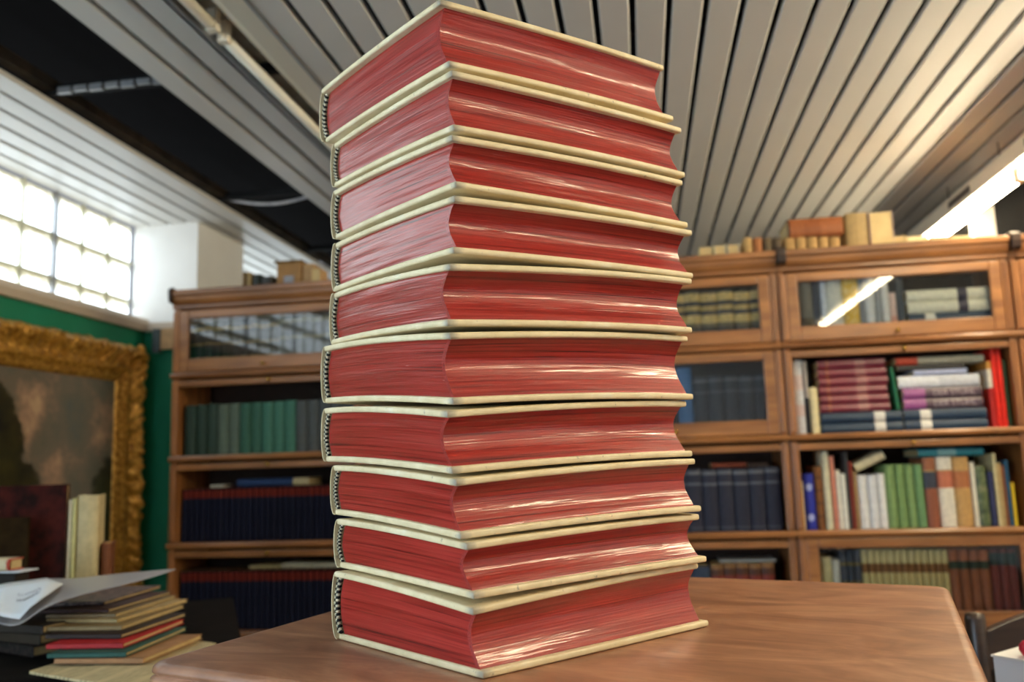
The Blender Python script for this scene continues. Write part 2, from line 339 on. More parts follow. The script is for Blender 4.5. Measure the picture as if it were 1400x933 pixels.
# ------------------------------------------------------------------ bookcases
YC = 3.4; CW = .8485; CX = [-1.992 + i * CW for i in range(6)]
ZB = [.10, .45, .805, 1.166, 1.521, 1.822]; ZTOP = 1.902; CD = .30
OPEN = {0: (1, 2, 3), 1: (1, 2, 3), 2: (1, 2), 3: (2, 3), 4: ()}   # rows counted from the floor
CNAME = ['leftmost', 'second from the left, behind the book stack', 'just right of the tall red stack', 'with the lit lamp reflected in its glass door', 'at the right edge of the picture']
for ci in range(5):
    x0 = CX[ci]; t = thing('glazed_bookcase', 'oak sectional glazed bookcase ' + CNAME[ci], 'bookcase', (x0, YC, 0), 0, 'row of oak bookcases')
    w = CW - .002
    for s in (0, 1):
        xa = .002 if s == 0 else w - .026
        MB().box(xa, xa + .024, .006, CD, 0, ZB[5]).build('side_panel', CASE_Z, t, bevel=.002)
        for r in range(5):
            xs = .003 if s == 0 else w - .031
            MB().box(xs, xs + .028, -.006, .02, ZB[r] + .026, ZB[r + 1] - .012).box(xs + .01, xs + .018, -.010, .0, ZB[r] + .03, ZB[r + 1] - .016).build('post', CASE_Z, t, bevel=.003)
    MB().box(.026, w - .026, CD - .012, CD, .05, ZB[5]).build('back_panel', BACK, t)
    MB().box(.0, w, -.012, CD, 0, .085).box(0, w, -.02, .0, .085, .10).build('base', CASE_X, t, bevel=.004)
    prof = [(.0, 1.822), (-.004, 1.826), (-.004, 1.838), (-.014, 1.845), (-.022, 1.86), (-.024, 1.874), (-.036, 1.880), (-.038, 1.898), (-.034, ZTOP), (CD, ZTOP), (CD, 1.822)]
    MB().prism([(p, q) for p, q in prof], 0, 0, w).build('cornice', CASE_X, t)
    MB().prism([(-.038, 1.845), (-.046, 1.855), (-.05, 1.88), (-.05, 1.905), (-.03, 1.915), (.02, 1.912), (.02, 1.845)], 0, 0, .034 if ci else .012).build('corner_cap', DARKCAP, t, bevel=.003)
    for r in range(5):
        z0, z1 = ZB[r], ZB[r + 1]
        MB().box(.026, w - .026, .02, CD - .012, z0, z0 + .016).build('shelf', CASE_X, t)
        MB().prism([(.02, z0 - .004), (-.008, z0 - .004), (-.016, z0 + .002), (-.018, z0 + .012), (-.012, z0 + .02), (.02, z0 + .022)], 0, .0, w).build('shelf_nosing', CASE_X, t)
        if r in OPEN[ci]:
            d = MB().box(.032, w - .032, -.004, .02, z1 - .040, z1 - .014).build('slid_door', CASE_X, t, bevel=.004)
            MB().lathe([(.004, 0), (.004, .006), (.009, .012), (.006, .02)], (w / 2 + .02, -.010, z1 - .036), 10).build('knob', BRASS, d, True)
        else:
            a, bq, st, br, tr = .032, w - .032, .042, .056, .036
            d = MB().box(a, a + st, -.006, .016, z0 + .024, z1 - .008).box(bq - st, bq, -.006, .016, z0 + .024, z1 - .008)
            d.box(a + st, bq - st, -.006, .016, z0 + .024, z0 + .024 + br).box(a + st, bq - st, -.006, .016, z1 - .008 - tr, z1 - .008)
            d = d.build('door', CASE_X, t, bevel=.004)
            MB().box(a + st - .004, bq - st + .004, .003, .006, z0 + .02 + br, z1 - .006 - tr).build('pane', PANE, d)
            MB().tube([(w / 2, -.004, z0 + .046), (w / 2, -.016, z0 + .046), (w / 2, -.024, z0 + .044)], [.004, .004, .009], 10).build('knob', BRASS, d, True)
# ------------------------------------------------------------------ shelf books
BM = {}
def book_mesh(w, d, h, cover):
    k = (round(w, 4), round(d, 4), round(h, 4), cover.name)
    if k in BM: return BM[k]
    t = min(.003, w * .16); r = min(.011, w * .36); n = 6
    out = [(-w / 2, d), (-w / 2, r)] + [(-w / 2 * math.cos(math.pi * i / n), r - r * math.sin(math.pi * i / n)) for i in range(1, n)] + [(w / 2, r), (w / 2, d)]
    inn = [(w / 2 - t, d), (w / 2 - t, r + t * .6)] + [(w / 2 * math.cos(math.pi * i / n) * (1 - 2 * t / w), r + t * .8 - r * math.sin(math.pi * i / n)) for i in range(1, n)] + [(-w / 2 + t, r + t * .6), (-w / 2 + t, d)]
    m = len(out); pr = out + inn
    vs = [(x, y, z) for z in (0, h) for x, y in pr]; fs = []
    N = 2 * m
    for i in range(N): j = (i + 1) % N; fs.append((i, j, N + j, N + i))
    for i in range(m - 1):
        a, bq, c, e = i, i + 1, N - 2 - i, N - 1 - i
        fs += [(a, e, c, bq), (N + a, N + bq, N + c, N + e)]
    cm = MB().add(vs, fs).mesh('cover', cover)
    g = .0025
    pm = MB().box(-w / 2 + t, w / 2 - t, r + t * .5, d - g * 1.5, g, h - g).mesh('pages', PAGES)
    BM[k] = (cm, pm); return BM[k]
def book(w, d, h, cover, loc, label, group=None, rot=(0, 0, 0), name='book'):
    cm, pm = book_mesh(w, d, h, cover)
    o = bpy.data.objects.new(name, None); COL.objects.link(o); o.empty_display_size = .03
    o.location = loc; o.rotation_euler = rot; tag(o, label, 'book', group)
    for nm, me in (('cover', cm), ('pages', pm)):
        q = bpy.data.objects.new(nm, me); COL.objects.link(q); q.parent = o
    return o
def colmat(c, rough=.6, key=''):
    return flat('cover_%d_%d_%d_%s%s' % (*c, rough, key), srgb(*c), rough, .14, 40, .35)
YS = 3.435
def upright(xa, xb, ytop, zrow, cover, label, group=None, d=.17, lean=0, ybase=None, ys=YS):
    ym = 600
    zb = ZB[zrow] + .0175
    # pixel x measured at mid book height
    pm_ = ony((xa + xb) / 2, ytop, ys); zt = pm_[2]; h = max(.05, zt - zb)
    yy = {4: 415, 3: 540, 2: 680, 1: 790}[zrow]
    X0, X1 = ony(xa, yy, ys)[0], ony(xb, yy, ys)[0]
    X0 = max(X0, max(c for c in CX if c < X1 - .02) + .034); w = X1 - X0 - .0012
    rot = (0, lean, 0)
    loc = ((X0 + X1) / 2 - math.sin(lean) * h / 2, ys, zb + abs(math.sin(lean)) * w / 2)
    return book(w, d, h * math.cos(lean) if lean else h, cover, loc, label, group, rot)
def lying(xa, xb, zb, th, cover, label, group=None, d=.2, ys=YS, ypx=560, tilt=0):
    """book lying flat, spine to the viewer"""
    X0, X1 = ony(xa, ypx, ys)[0], ony(xb, ypx, ys)[0]
    return book(th, d, X1 - X0, cover, (X0, ys, zb + th / 2), label, group, (0, math.pi / 2 + tilt, 0))
# -- leftmost case
xin0, xin1 = CX[0] + .036, CX[1] - .036
def fill(ci, row, n, hs, mats, label, group, d=.17, xa=None, xb=None, jitter=.004):
    x = (CX[ci] + .036) if xa is None else xa; xe = (CX[ci + 1] - .038) if xb is None else xb
    w = (xe - x) / n
    for i in range(n):
        m = mats[i % len(mats)] if isinstance(mats, list) else mats
        h = hs + jitter * ((i * 7) % 5 - 2) / 2
        lb = label[i % len(label)] if isinstance(label, list) else label
        book(round(w - .0008, 4), d, round(h, 4), m, (x + w * (i + .5), YS + .004 * ((i * 5) % 3) / 3, ZB[row] + .0175), lb, group)
GOLDB = bands('black_gold_bands', [(0, srgb(46, 42, 36)), (.05, srgb(168, 134, 70)), (.09, srgb(44, 40, 36)), (.28, srgb(150, 120, 62)), (.32, srgb(50, 46, 42)), (.56, srgb(140, 112, 60)), (.60, srgb(44, 40, 36)), (.84, srgb(176, 142, 78)), (.9, srgb(48, 44, 40))])
GREYB = bands('grey_gold_bands', [(0, srgb(110, 108, 104)), (.08, srgb(150, 140, 112)), (.12, srgb(104, 104, 102)), (.6, srgb(160, 148, 116)), (.65, srgb(112, 112, 112)), (.9, srgb(150, 142, 118))])
fill(0, 4, 10, .225, GOLDB, 'black book with gilt bands behind the reflecting glass of the left bookcase', 'black gilt volumes, top shelf left', xb=CX[0] + .46)
fill(0, 4, 7, .225, GREYB, 'grey book with faded gilt bands on the top left shelf', 'grey gilt volumes, top shelf left', xa=CX[0] + .463)
G1 = colmat((38, 58, 46)); G2 = colmat((84, 98, 84)); G3 = colmat((48, 92, 74)); G4 = colmat((60, 110, 92)); G5 = colmat((74, 78, 78))
x = CX[0] + .04
for k, (m, n, lb) in enumerate(((G1, 3, 'very dark green cloth volume at the left end of the green row'), (G2, 2, 'greyish green cloth volume among darker green ones'), (G3, 2, 'mid green cloth volume in the middle of the green row'), (G4, 3, 'brighter sea green cloth volume right of middle in the green row'), (G5, 5, 'dark grey cloth volume at the right end of the green row'))):
    fill(0, 3, n, .222, m, lb, 'green shelf run %d' % (k + 1), xa=x, xb=x + n * .0505, jitter=.002); x += n * .0505
NAVYR = bands('navy_red_head', [(0, srgb(15, 19, 40)), (.815, srgb(104, 32, 22)), (.96, srgb(50, 18, 18))], spec=.2, rough=.75, var=.25)
for ci in (0, 1):
    fill(ci, 2, 29, .226, NAVYR, 'navy cloth volume with red head band, third shelf down on the left', 'navy red-headed set, third shelf', jitter=.001)
    fill(ci, 1, 29, .240, NAVYR, 'navy cloth volume with red head band, fourth shelf down on the left', 'navy red-headed set, fourth shelf', jitter=.001)
fill(1, 4, 17, .225, GREYB, 'grey book with faded gilt bands on the top left shelf', 'grey gilt volumes, top shelf left')
fill(1, 3, 15, .222, G5, 'dark grey cloth volume at the right end of the green row', 'green shelf run 5', jitter=.002)
z2 = ZB[2] + .0175 + .2275; z1 = ZB[1] + .0175 + .2415
BLUE_L = bands('blue_cream_end', [(0, srgb(38, 62, 104)), (.78, srgb(196, 180, 140))])
lying(324, 422, z2, .032, BLUE_L, 'blue book with cream end lying on the navy row', d=.15, ypx=645, ys=YS + .02)
b = MB(); p = ony(296, 651, YS + .03); b.box(p[0] - .03, p[0] + .03, p[1], p[1] + .09, z2, z2 + .012)
tag(b.build('paper_slip', flat('paper_white', srgb(214, 206, 190), .8), bevel=.003, loc=(p[0], p[1], z2)), 'small pale slip of paper lying on the navy row', 'paper')
lying(341, 384, z1, .016, colmat((172, 156, 112)), 'thin buff booklet lying on the lower navy row', d=.15, ypx=768, ys=YS + .02)
lying(385, 424, z1, .024, colmat((204, 200, 178)), 'pale cream booklet lying on the lower navy row, left of two', d=.15, ypx=764, ys=YS + .02)
lying(425, 470, z1, .022, colmat((196, 192, 172)), 'pale cream booklet lying on the lower navy row, nearest the stack', d=.15, ypx=764, ys=YS + .02)
b = MB(); p = ony(282, 853, YS)
g = [[(p[0] + a * .09 + .01 * math.sin(5 * c), p[1] + .1 + c * .07, ZB[0] + .035 + .05 * (1 - a * a) * (1 - c * c) + .012 * math.sin(7 * a + 3 * c)) for c in np.linspace(-1, 1, 9)] for a in np.linspace(-1, 1, 9)]
tag(b.grid(g).build('crumpled_wrapper', flat('brown_paper', srgb(150, 104, 52), .6, .2, 20), smooth=True, loc=(p[0], p[1] + .1, ZB[0] + .02)), 'crumpled brown paper in the bottom of the left bookcase', 'paper')
# -- case right of the stack
LEATHG = bands('gilt_leather', [(0, srgb(60, 52, 40)), (.06, srgb(190, 160, 92)), (.16, srgb(52, 48, 42)), (.36, srgb(104, 92, 60)), (.44, srgb(206, 176, 104)), (.58, srgb(56, 50, 42)), (.66, srgb(186, 156, 88)), (.74, srgb(46, 44, 40)), (.82, srgb(204, 174, 104)), (.96, srgb(90, 80, 56))], rough=.45, var=.35)
fill(2, 4, 12, .232, LEATHG, 'gilt leather volume behind glass right of the red stack', 'gilt leather volumes on the top shelf', jitter=.003)
DN = bands('charcoal_volumes', [(0, srgb(38, 40, 50)), (.72, srgb(70, 72, 78)), (.76, srgb(38, 40, 50)), (.9, srgb(86, 88, 94)), (.95, srgb(36, 38, 48))])
xs = ony(948, 540, YS)[0]
fill(2, 3, 5, .245, DN, 'charcoal volume with grey lettering band behind glass beside a blue book', 'charcoal volumes behind glass', xa=xs, xb=CX[3] - .05, jitter=.002)
upright(927, 947, 503, 3, colmat((58, 104, 152)), 'mid blue cloth book at the left of the charcoal volumes')
fill(2, 3, 8, .245, DN, 'charcoal volume with grey lettering band hidden left of the blue book', 'charcoal volumes left of the blue book', xb=xs - .075, jitter=.002)
DK = bands('dark_blue_volumes', [(0, srgb(34, 36, 54)), (.06, srgb(60, 62, 74)), (.09, srgb(32, 34, 52)), (.74, srgb(84, 86, 96)), (.78, srgb(32, 34, 52)), (.91, srgb(96, 98, 106)), (.96, srgb(40, 42, 56))])
fill(2, 2, 13, .243, DK, 'dark blue-black volume on the open shelf right of the red stack', 'dark blue set on the open shelf', jitter=.002)
lying(972, 1020, ZB[2] + .0175 + .2455, .02, colmat((116, 52, 30)), 'rust coloured book lying on the dark blue set', d=.15, ypx=630, ys=YS + .02)
lying(1022, 1050, ZB[2] + .0175 + .2455, .016, colmat((58, 42, 34)), 'small dark brown book lying on the dark blue set', d=.15, ypx=630, ys=YS + .02)
LB = bands('brown_leather_labels', [(0, srgb(74, 44, 28)), (.5, srgb(120, 84, 46)), (.56, srgb(70, 40, 26)), (.7, srgb(110, 40, 30)), (.82, srgb(74, 44, 28)), (.92, srgb(128, 92, 54))], rough=.45, var=.25)
xs = ony(972, 780, YS)[0]
fill(2, 1, 5, .238, LB, 'brown leather volume with red label, low shelf right of the red stack', 'brown leather volumes low on the shelf', xa=xs, xb=CX[3] - .085, jitter=.002)
fill(2, 1, 7, .23, colmat((46, 58, 78)), 'slate blue cloth volume low on the shelf at the stack edge', 'slate blue volumes low shelf', xb=xs - .002, jitter=.002)
b = MB(); p = ony(1020, 752, YS); zz = ZB[1] + .0175 + .243; b.box(p[0] - .1, p[0] + .11, p[1] + .01, p[1] + .14, zz, zz + .008)
tag(b.build('paper_sheaf', flat('paper_grey', srgb(150, 152, 150), .8), loc=(p[0], p[1], zz)), 'sheaf of grey paper lying on the brown leather volumes', 'paper')
# -- case with the lamp reflection, top shelf (behind glass)
def two(name, a, b_, at): return bands(name, [(0, srgb(*a)), (at, srgb(*b_))])
R1 = [(1086, 1093, 412, two('navy_cream', (54, 70, 96), (226, 214, 168), .42), 'narrow navy and cream book at the left end of the glazed top shelf'),
 (1093.5, 1112, 383, two('olive_brown', (96, 80, 50), (124, 118, 104), .4), 'wide grey and olive book near the left end of the glazed top shelf'),
 (1112.5, 1122, 381, colmat((72, 76, 86)), 'slate grey book on the glazed top shelf'),
 (1122.5, 1131, 378, two('white_slate', (86, 96, 124), (208, 214, 224), .34), 'narrow white and slate blue book on the glazed top shelf'),
 (1131.5, 1153, 379, two('white_print', (226, 226, 218), (214, 214, 202), .3), 'wide white book left of the yellow patterned one'),
 (1176, 1183, 380, colmat((148, 152, 156)), 'narrow grey book right of the yellow patterned one'),
 (1183.5, 1197, 376, colmat((222, 224, 222)), 'tall white book right of the yellow patterned one'),
 (1197.5, 1206, 378, colmat((160, 164, 164)), 'pale grey book crossed by the lamp reflection'),
 (1206.5, 1217, 381, colmat((228, 226, 220)), 'white book crossed by the lamp reflection'),
 (1217.5, 1226, 400, two('salmon', (216, 160, 140), (226, 196, 184), .5), 'short salmon pink book on the glazed top shelf'),
 (1226.5, 1238, 378, colmat((64, 70, 76)), 'dark grey book beside the flat pile behind glass')]
def mk_yellow():
    t = NT('yellow_pattern'); v = t.coord('Object', (70, 70, 70)); x = t.n('ShaderNodeTexVoronoi'); x.inputs['Scale'].default_value = 1.4; t.l(v, x.inputs['Vector'])
    t.base(t.ramp(x.outputs['Distance'], [(.28, srgb(238, 226, 170)), (.42, srgb(222, 176, 40))])); t.set(Roughness=.5); return t.m
YEL = mk_yellow()
R1.insert(5, (1153.5, 1175.5, 378, YEL, 'yellow book with pale round pattern behind glass'))
for a, c, yt, m, lb in R1: upright(a, c, yt, 4, m, lb, 'mixed books behind the top glass door')
NAVYW = lambda k: bands('navy_white_label_%s' % k, [(0, srgb(38, 60, 84)), (.2, srgb(226, 224, 214)), (.33, srgb(38, 60, 84))], rough=.45)
CRL = bands('cream_dark_label', [(0, srgb(226, 224, 204)), (.62, srgb(52, 44, 66)), (.74, srgb(226, 224, 204))], rough=.45)
z = ZB[4] + .0175
for th, m, lb in ((.047, NAVYW('a'), 'navy book with white label at the bottom of the flat pile behind glass'), (.046, NAVYW('a'), 'navy book with white label second from bottom in the pile behind glass'), (.047, CRL, 'cream book with dark label lying third in the pile behind glass'), (.045, CRL, 'cream book with dark label on top of the pile behind glass')):
    lying(1240, 1353, z, th, m, lb, 'flat pile behind the top glass door', ypx=410); z += th + .0006
# -- second shelf
MIX2 = 'books on the second shelf of the right bookcase'
upright(1083, 1100, 493, 3, bands('white_red_print', [(0, srgb(196, 198, 202)), (.25, srgb(202, 182, 180)), (.4, srgb(204, 204, 206)), (.6, srgb(204, 186, 182)), (.8, srgb(206, 206, 206))]), 'tall pale grey book with faded red print at the left end of the second shelf', MIX2)
upright(1100.5, 1106, 494, 3, two('black_white_thin', (30, 30, 34), (170, 160, 150), .5), 'thin black and white book beside the tall pale grey one', MIX2)
upright(1106.5, 1118.5, 530, 3, colmat((230, 214, 164)), 'short cream book on the second shelf beside the maroon pile', MIX2, d=.13)
upright(1107, 1113, 496, 3, colmat((44, 44, 46)), 'black thin book standing behind the short cream one', MIX2, d=.1, ys=YS + .136)
z = ZB[3] + .0175
for k in range(2):
    th = .0405
    lying(1121.5, 1233, z, th, bands('navy_white_label_b', [(0, srgb(36, 58, 80)), (.66, srgb(214, 212, 204)), (.79, srgb(36, 58, 80))], rough=.35), ('lower' if k == 0 else 'upper') + ' navy book with white label under the maroon pile', 'navy books lying on the second shelf')
    lying(1235, 1349, z, th, NAVYW('c'), ('lower' if k == 0 else 'upper') + ' navy book with white label under the plum books', 'navy books lying on the second shelf'); z += th + .0006
MAR = bands('maroon_gilt', [(0, srgb(118, 44, 58)), (.12, srgb(150, 84, 60)), (.16, srgb(122, 46, 60)), (.55, srgb(146, 92, 92)), (.7, srgb(118, 44, 58))], rough=.3, var=.2, spec=.6)
zz = z
for k in range(6):
    lying(1122 + (k % 2), 1218 - (k % 3), zz, .0335, MAR, 'glossy maroon volume, %s of the pile of six on the second shelf' % ['lowest', 'second lowest', 'third lowest', 'third highest', 'second highest', 'topmost'][k], 'six maroon volumes in a pile', d=.19); zz += .0341
zz = z
PLUM = bands('plum_white', [(0, srgb(150, 84, 140)), (.28, srgb(84, 66, 78)), (.97, srgb(78, 60, 72))], rough=.3)
pl = []
for k in range(2):
    pl.append((zz, .040)); o = lying(1237, 1346, zz, .040, PLUM, ('lower' if k == 0 else 'upper') + ' plum book lettered DER STUHL lying on its side', 'two plum books lying on the second shelf')
    cu = bpy.data.curves.new('lettering', 'FONT'); cu.body = 'DER STUHL'; cu.size = .030; cu.extrude = .0003; cu.align_x = 'LEFT'
    tmp = bpy.data.objects.new('lettering_curve', cu); COL.objects.link(tmp); dg = bpy.context.evaluated_depsgraph_get()
    me = bpy.data.meshes.new_from_object(tmp.evaluated_get(dg)); bpy.data.objects.remove(tmp); me.materials.clear(); me.materials.append(flat('letter_grey', srgb(176, 160, 168), .5))
    q = bpy.data.objects.new('lettering', me); COL.objects.link(q); q.parent = o
    # spine runs along local z, viewer side is local -y; text x -> local z, text y -> local -x
    q.matrix_local = Matrix(((0, -1, 0, .011), (0, 0, -1, -.0006), (1, 0, 0, .105), (0, 0, 0, 1)))
    zz += .0406
lying(1232, 1344, zz, .047, two('white_silver', (222, 224, 228), (206, 208, 214), .5), 'thick white book lying above the plum books', MIX2); zz += .0476
lying(1254, 1328, zz, .020, colmat((176, 184, 214)), 'small pale blue book lying in the middle of the mixed pile', MIX2, d=.15); zz += .0206
lying(1233, 1325, zz, .020, colmat((60, 58, 56)), 'thin black book lying near the top of the mixed pile', MIX2); zz += .0206
lying(1224, 1345, zz, .030, bands('grey_red_end', [(0, srgb(178, 62, 40)), (.25, srgb(150, 148, 132))], rough=.4), 'grey book with red end on top of the mixed pile', MIX2, ypx=485)
gx = ony(1226.5, 530, YS)[0]; book(.010, .15, .165, colmat((36, 112, 78)), (gx, YS + .005, z + .0012), 'thin green book leaning between the two piles', MIX2, (0, -.07, 0))
upright(1352.5, 1360, 494, 3, bands('red_white_orange', [(0, srgb(176, 34, 30)), (.6, srgb(226, 214, 196)), (.88, srgb(206, 140, 60))]), 'narrow dark red book with white top beside the mixed pile', MIX2)
upright(1360.5, 1367.5, 476, 3, colmat((232, 46, 30)), 'bright red book, left of the two at the right end', MIX2)
upright(1368, 1375, 476, 3, colmat((226, 44, 28)), 'bright red book, right of the two at the right end', MIX2)
upright(1375.5, 1379, 492, 3, colmat((40, 76, 50)), 'very thin dark green book beside the bright red ones', MIX2)
# -- third shelf
MIX3 = 'books on the third shelf of the right bookcase'
R3 = [(1088, 1099, 658, (238, 222, 168), 'short cream yellow book at the left end of the third shelf'),
 (1127.5, 1137.5, 617, (212, 204, 172), 'tall cream book with worn spine on the third shelf'),
 (1138, 1144.5, 624, (206, 132, 108), 'narrow salmon book beside the tall cream one'),
 (1145, 1151, 643, (232, 226, 208), 'narrow white book right of the salmon one'),
 (1151.5, 1158.5, 648, (226, 224, 212), 'white book just left of the thin dark grey one'),
 (1159, 1163, 618, (66, 66, 66), 'thin tall dark grey book on the third shelf'),
 (1163.5, 1168, 631, (136, 44, 32), 'thin dark red book on the third shelf'),
 (1168.5, 1174, 645, (158, 128, 84), 'thin tan book left of the white trio'),
 (1174.5, 1187.5, 650, (224, 222, 218), 'white volume, left one of the trio under the tilted book'),
 (1188, 1201, 650, (218, 218, 220), 'white volume, middle one of the trio under the tilted book'),
 (1201.5, 1212.5, 648, (228, 226, 222), 'white volume with a small mark, right one of the trio'),
 (1213, 1226.5, 636, (120, 148, 92), 'bright green volume, leftmost of the green four'),
 (1227, 1240, 635, (114, 144, 88), 'bright green volume, second of the green four'),
 (1240.5, 1252.5, 635, (118, 147, 92), 'bright green volume, third of the green four'),
 (1253, 1265.5, 635, (104, 142, 96), 'bright green volume, rightmost of the green four'),
 (1330.5, 1337, 632, (226, 220, 200), 'narrow white book right of the gold leather volume'),
 (1353.5, 1362, 645, (46, 52, 88), 'navy book right of the dark green photo spine'),
 (1362.5, 1367.5, 620, (220, 206, 158), 'tall cream book near the right end of the third shelf'),
 (1368, 1373, 633, (190, 162, 112), 'tan book near the right end of the third shelf'),
 (1373.5, 1377.5, 637, (140, 88, 56), 'thin brown book near the right end of the third shelf'),
 (1378, 1383.5, 629, (36, 84, 116), 'teal blue book near the right end of the third shelf'),
 (1384, 1389, 660, (226, 190, 40), 'short yellow book at the right end of the third shelf')]
for a, c, yt, cl, lb in R3: upright(a, c, yt, 2, colmat(cl), lb, MIX3)
def mk_blue():
    t = NT('blue_discs'); c = t.n('ShaderNodeTexCoord'); sp = t.n('ShaderNodeSeparateXYZ'); t.l(c.outputs['Generated'], sp.inputs[0])
    outs = []
    for zz_ in (.23, .76):
        dx = t.n('ShaderNodeMath', operation='SUBTRACT'); t.l(sp.outputs['X'], dx.inputs[0]); dx.inputs[1].default_value = .5
        dz = t.n('ShaderNodeMath', operation='SUBTRACT'); t.l(sp.outputs['Z'], dz.inputs[0]); dz.inputs[1].default_value = zz_
        dzz = t.n('ShaderNodeMath', operation='MULTIPLY'); t.l(dz.outputs[0], dzz.inputs[0]); dzz.inputs[1].default_value = 4.6
        p = t.n('ShaderNodeMath', operation='MULTIPLY'); t.l(dx.outputs[0], p.inputs[0]); t.l(dx.outputs[0], p.inputs[1])
        q = t.n('ShaderNodeMath', operation='MULTIPLY'); t.l(dzz.outputs[0], q.inputs[0]); t.l(dzz.outputs[0], q.inputs[1])
        s_ = t.n('ShaderNodeMath', operation='ADD'); t.l(p.outputs[0], s_.inputs[0]); t.l(q.outputs[0], s_.inputs[1])
        outs.append(s_.outputs[0])
    mn = t.n('ShaderNodeMath', operation='MINIMUM'); t.l(outs[0], mn.inputs[0]); t.l(outs[1], mn.inputs[1])
    t.base(t.ramp(mn.outputs[0], [(0, srgb(160, 170, 214)), (.09, srgb(28, 40, 150))], 'CONSTANT')); t.set(Roughness=.5); return t.m
upright(1099.5, 1115, 648, 2, mk_blue(), 'royal blue book with two silver discs on its spine', MIX3)
upright(1115.5, 1127, 638, 2, bands('ribbed_brown', [(0, srgb(116, 70, 30))] + [(k / 7 - .02, srgb(84, 48, 20)) for k in range(1, 7)][:0] + [(.2, srgb(92, 54, 24)), (.24, srgb(122, 76, 34)), (.4, srgb(92, 54, 24)), (.44, srgb(122, 76, 34)), (.6, srgb(92, 54, 24)), (.64, srgb(122, 76, 34)), (.8, srgb(92, 54, 24)), (.84, srgb(122, 76, 34))]), 'brown ribbed leather book beside the royal blue one', MIX3)
def labelled(nm, c, l1, l2=None):
    return bands(nm, [(0, srgb(*c)), (.56, srgb(*l1)), (.80, srgb(170, 140, 90)), (.82, srgb(*(l2 or c)))], rough=.45)
upright(1266, 1284.5, 626, 2, labelled('russet_label', (140, 82, 58), (58, 62, 74), (146, 92, 62)), 'russet leather volume with dark blue label', MIX3)
upright(1285, 1307, 625, 2, labelled('white_label', (222, 214, 196), (188, 110, 82)), 'white vellum volume with terracotta label', MIX3)
upright(1307.5, 1330, 625, 2, labelled('gold_label', (190, 150, 92), (170, 106, 66)), 'golden tan leather volume with orange label', MIX3)
def mk_photo():
    t = NT('green_photo_spine'); n = t.noise(t.coord('Object', (25, 25, 25)), 1.0, 4)
    t.base(t.ramp(n, [(.3, srgb(34, 50, 30)), (.5, srgb(86, 100, 62)), (.6, srgb(130, 130, 92)), (.75, srgb(120, 104, 40))])); t.set(Roughness=.4); return t.m
upright(1337.5, 1353, 637, 2, mk_photo(), 'dark green book with a mottled landscape print on its spine', MIX3)
zt = ony(1297, 625, YS)[2]
lying(1255, 1345, zt + .002, .030, bands('teal_lettered', [(0, srgb(40, 122, 136)), (.3, srgb(120, 164, 168)), (.58, srgb(40, 122, 136))], rough=.45), 'teal book lying across the leather volumes', MIX3, ypx=618)
zt = ony(1190, 648, YS)[2]; p = ony(1170, 652, YS)
o = book(.033, .13, .118, colmat((222, 208, 168)), (p[0] + .004, YS + .01, zt + .022), 'small cream book tilted on top of the white trio', MIX3, (0, math.pi / 2 - .42, 0))
# -- fourth shelf (behind glass)
MIX4 = 'books behind the glass of the lower right shelf'
for a, c, yt, m, lb in ((1105, 1109.5, 757, colmat((210, 196, 140)), 'thin cream book at the left end of the lower glazed shelf'),
 (1110, 1117, 755, two('red_white_low', (214, 204, 190), (116, 40, 32), .66), 'thin dark red and white book on the lower glazed shelf'),
 (1117.5, 1123.5, 752, colmat((60, 56, 44)), 'dark olive thin book on the lower glazed shelf'),
 (1124, 1139.5, 762, colmat((222, 206, 150)), 'broad cream book on the lower glazed shelf'),
 (1140, 1150, 766, colmat((222, 216, 200)), 'white book next to the broad cream one, lower shelf')): upright(a, c, yt, 1, m, lb, MIX4)
BG = bands('blue_gilt_low', [(0, srgb(66, 72, 84)), (.55, srgb(116, 100, 58)), (.6, srgb(62, 68, 80)), (.8, srgb(120, 104, 60)), (.84, srgb(66, 72, 84))])
for k in range(3): upright(1150.5 + k * 10, 1160 + k * 10, 753, 1, BG, 'blue-grey gilt volume on the lower glazed shelf', 'blue-grey gilt trio')
CRB = bands('cream_brown_label', [(0, srgb(206, 186, 124)), (.70, srgb(134, 88, 40)), (.82, srgb(200, 182, 124)), (.84, srgb(208, 190, 130))])
for k in range(13): upright(1180.5 + k * 9.2, 1189.2 + k * 9.2, 752, 1, CRB, 'cream volume with brown label in the set on the lower glazed shelf', 'cream set with brown labels')
TER = bands('terracotta_green', [(0, srgb(150, 86, 50)), (.74, srgb(44, 62, 44)), (.84, srgb(164, 92, 52))])
for k in range(4): upright(1300.5 + k * 14, 1313.8 + k * 14, 751, 1, TER, 'terracotta volume with dark green band on the lower glazed shelf', 'terracotta set')
DRG = bands('red_green_head', [(0, srgb(120, 44, 34)), (.78, srgb(30, 52, 44)), (.94, srgb(110, 50, 36))])
for k in range(3): upright(1357 + k * 12.5, 1368.8 + k * 12.5, 750, 1, DRG, 'dark red volume with green-black label at the right end of the lower shelf', 'dark red set')
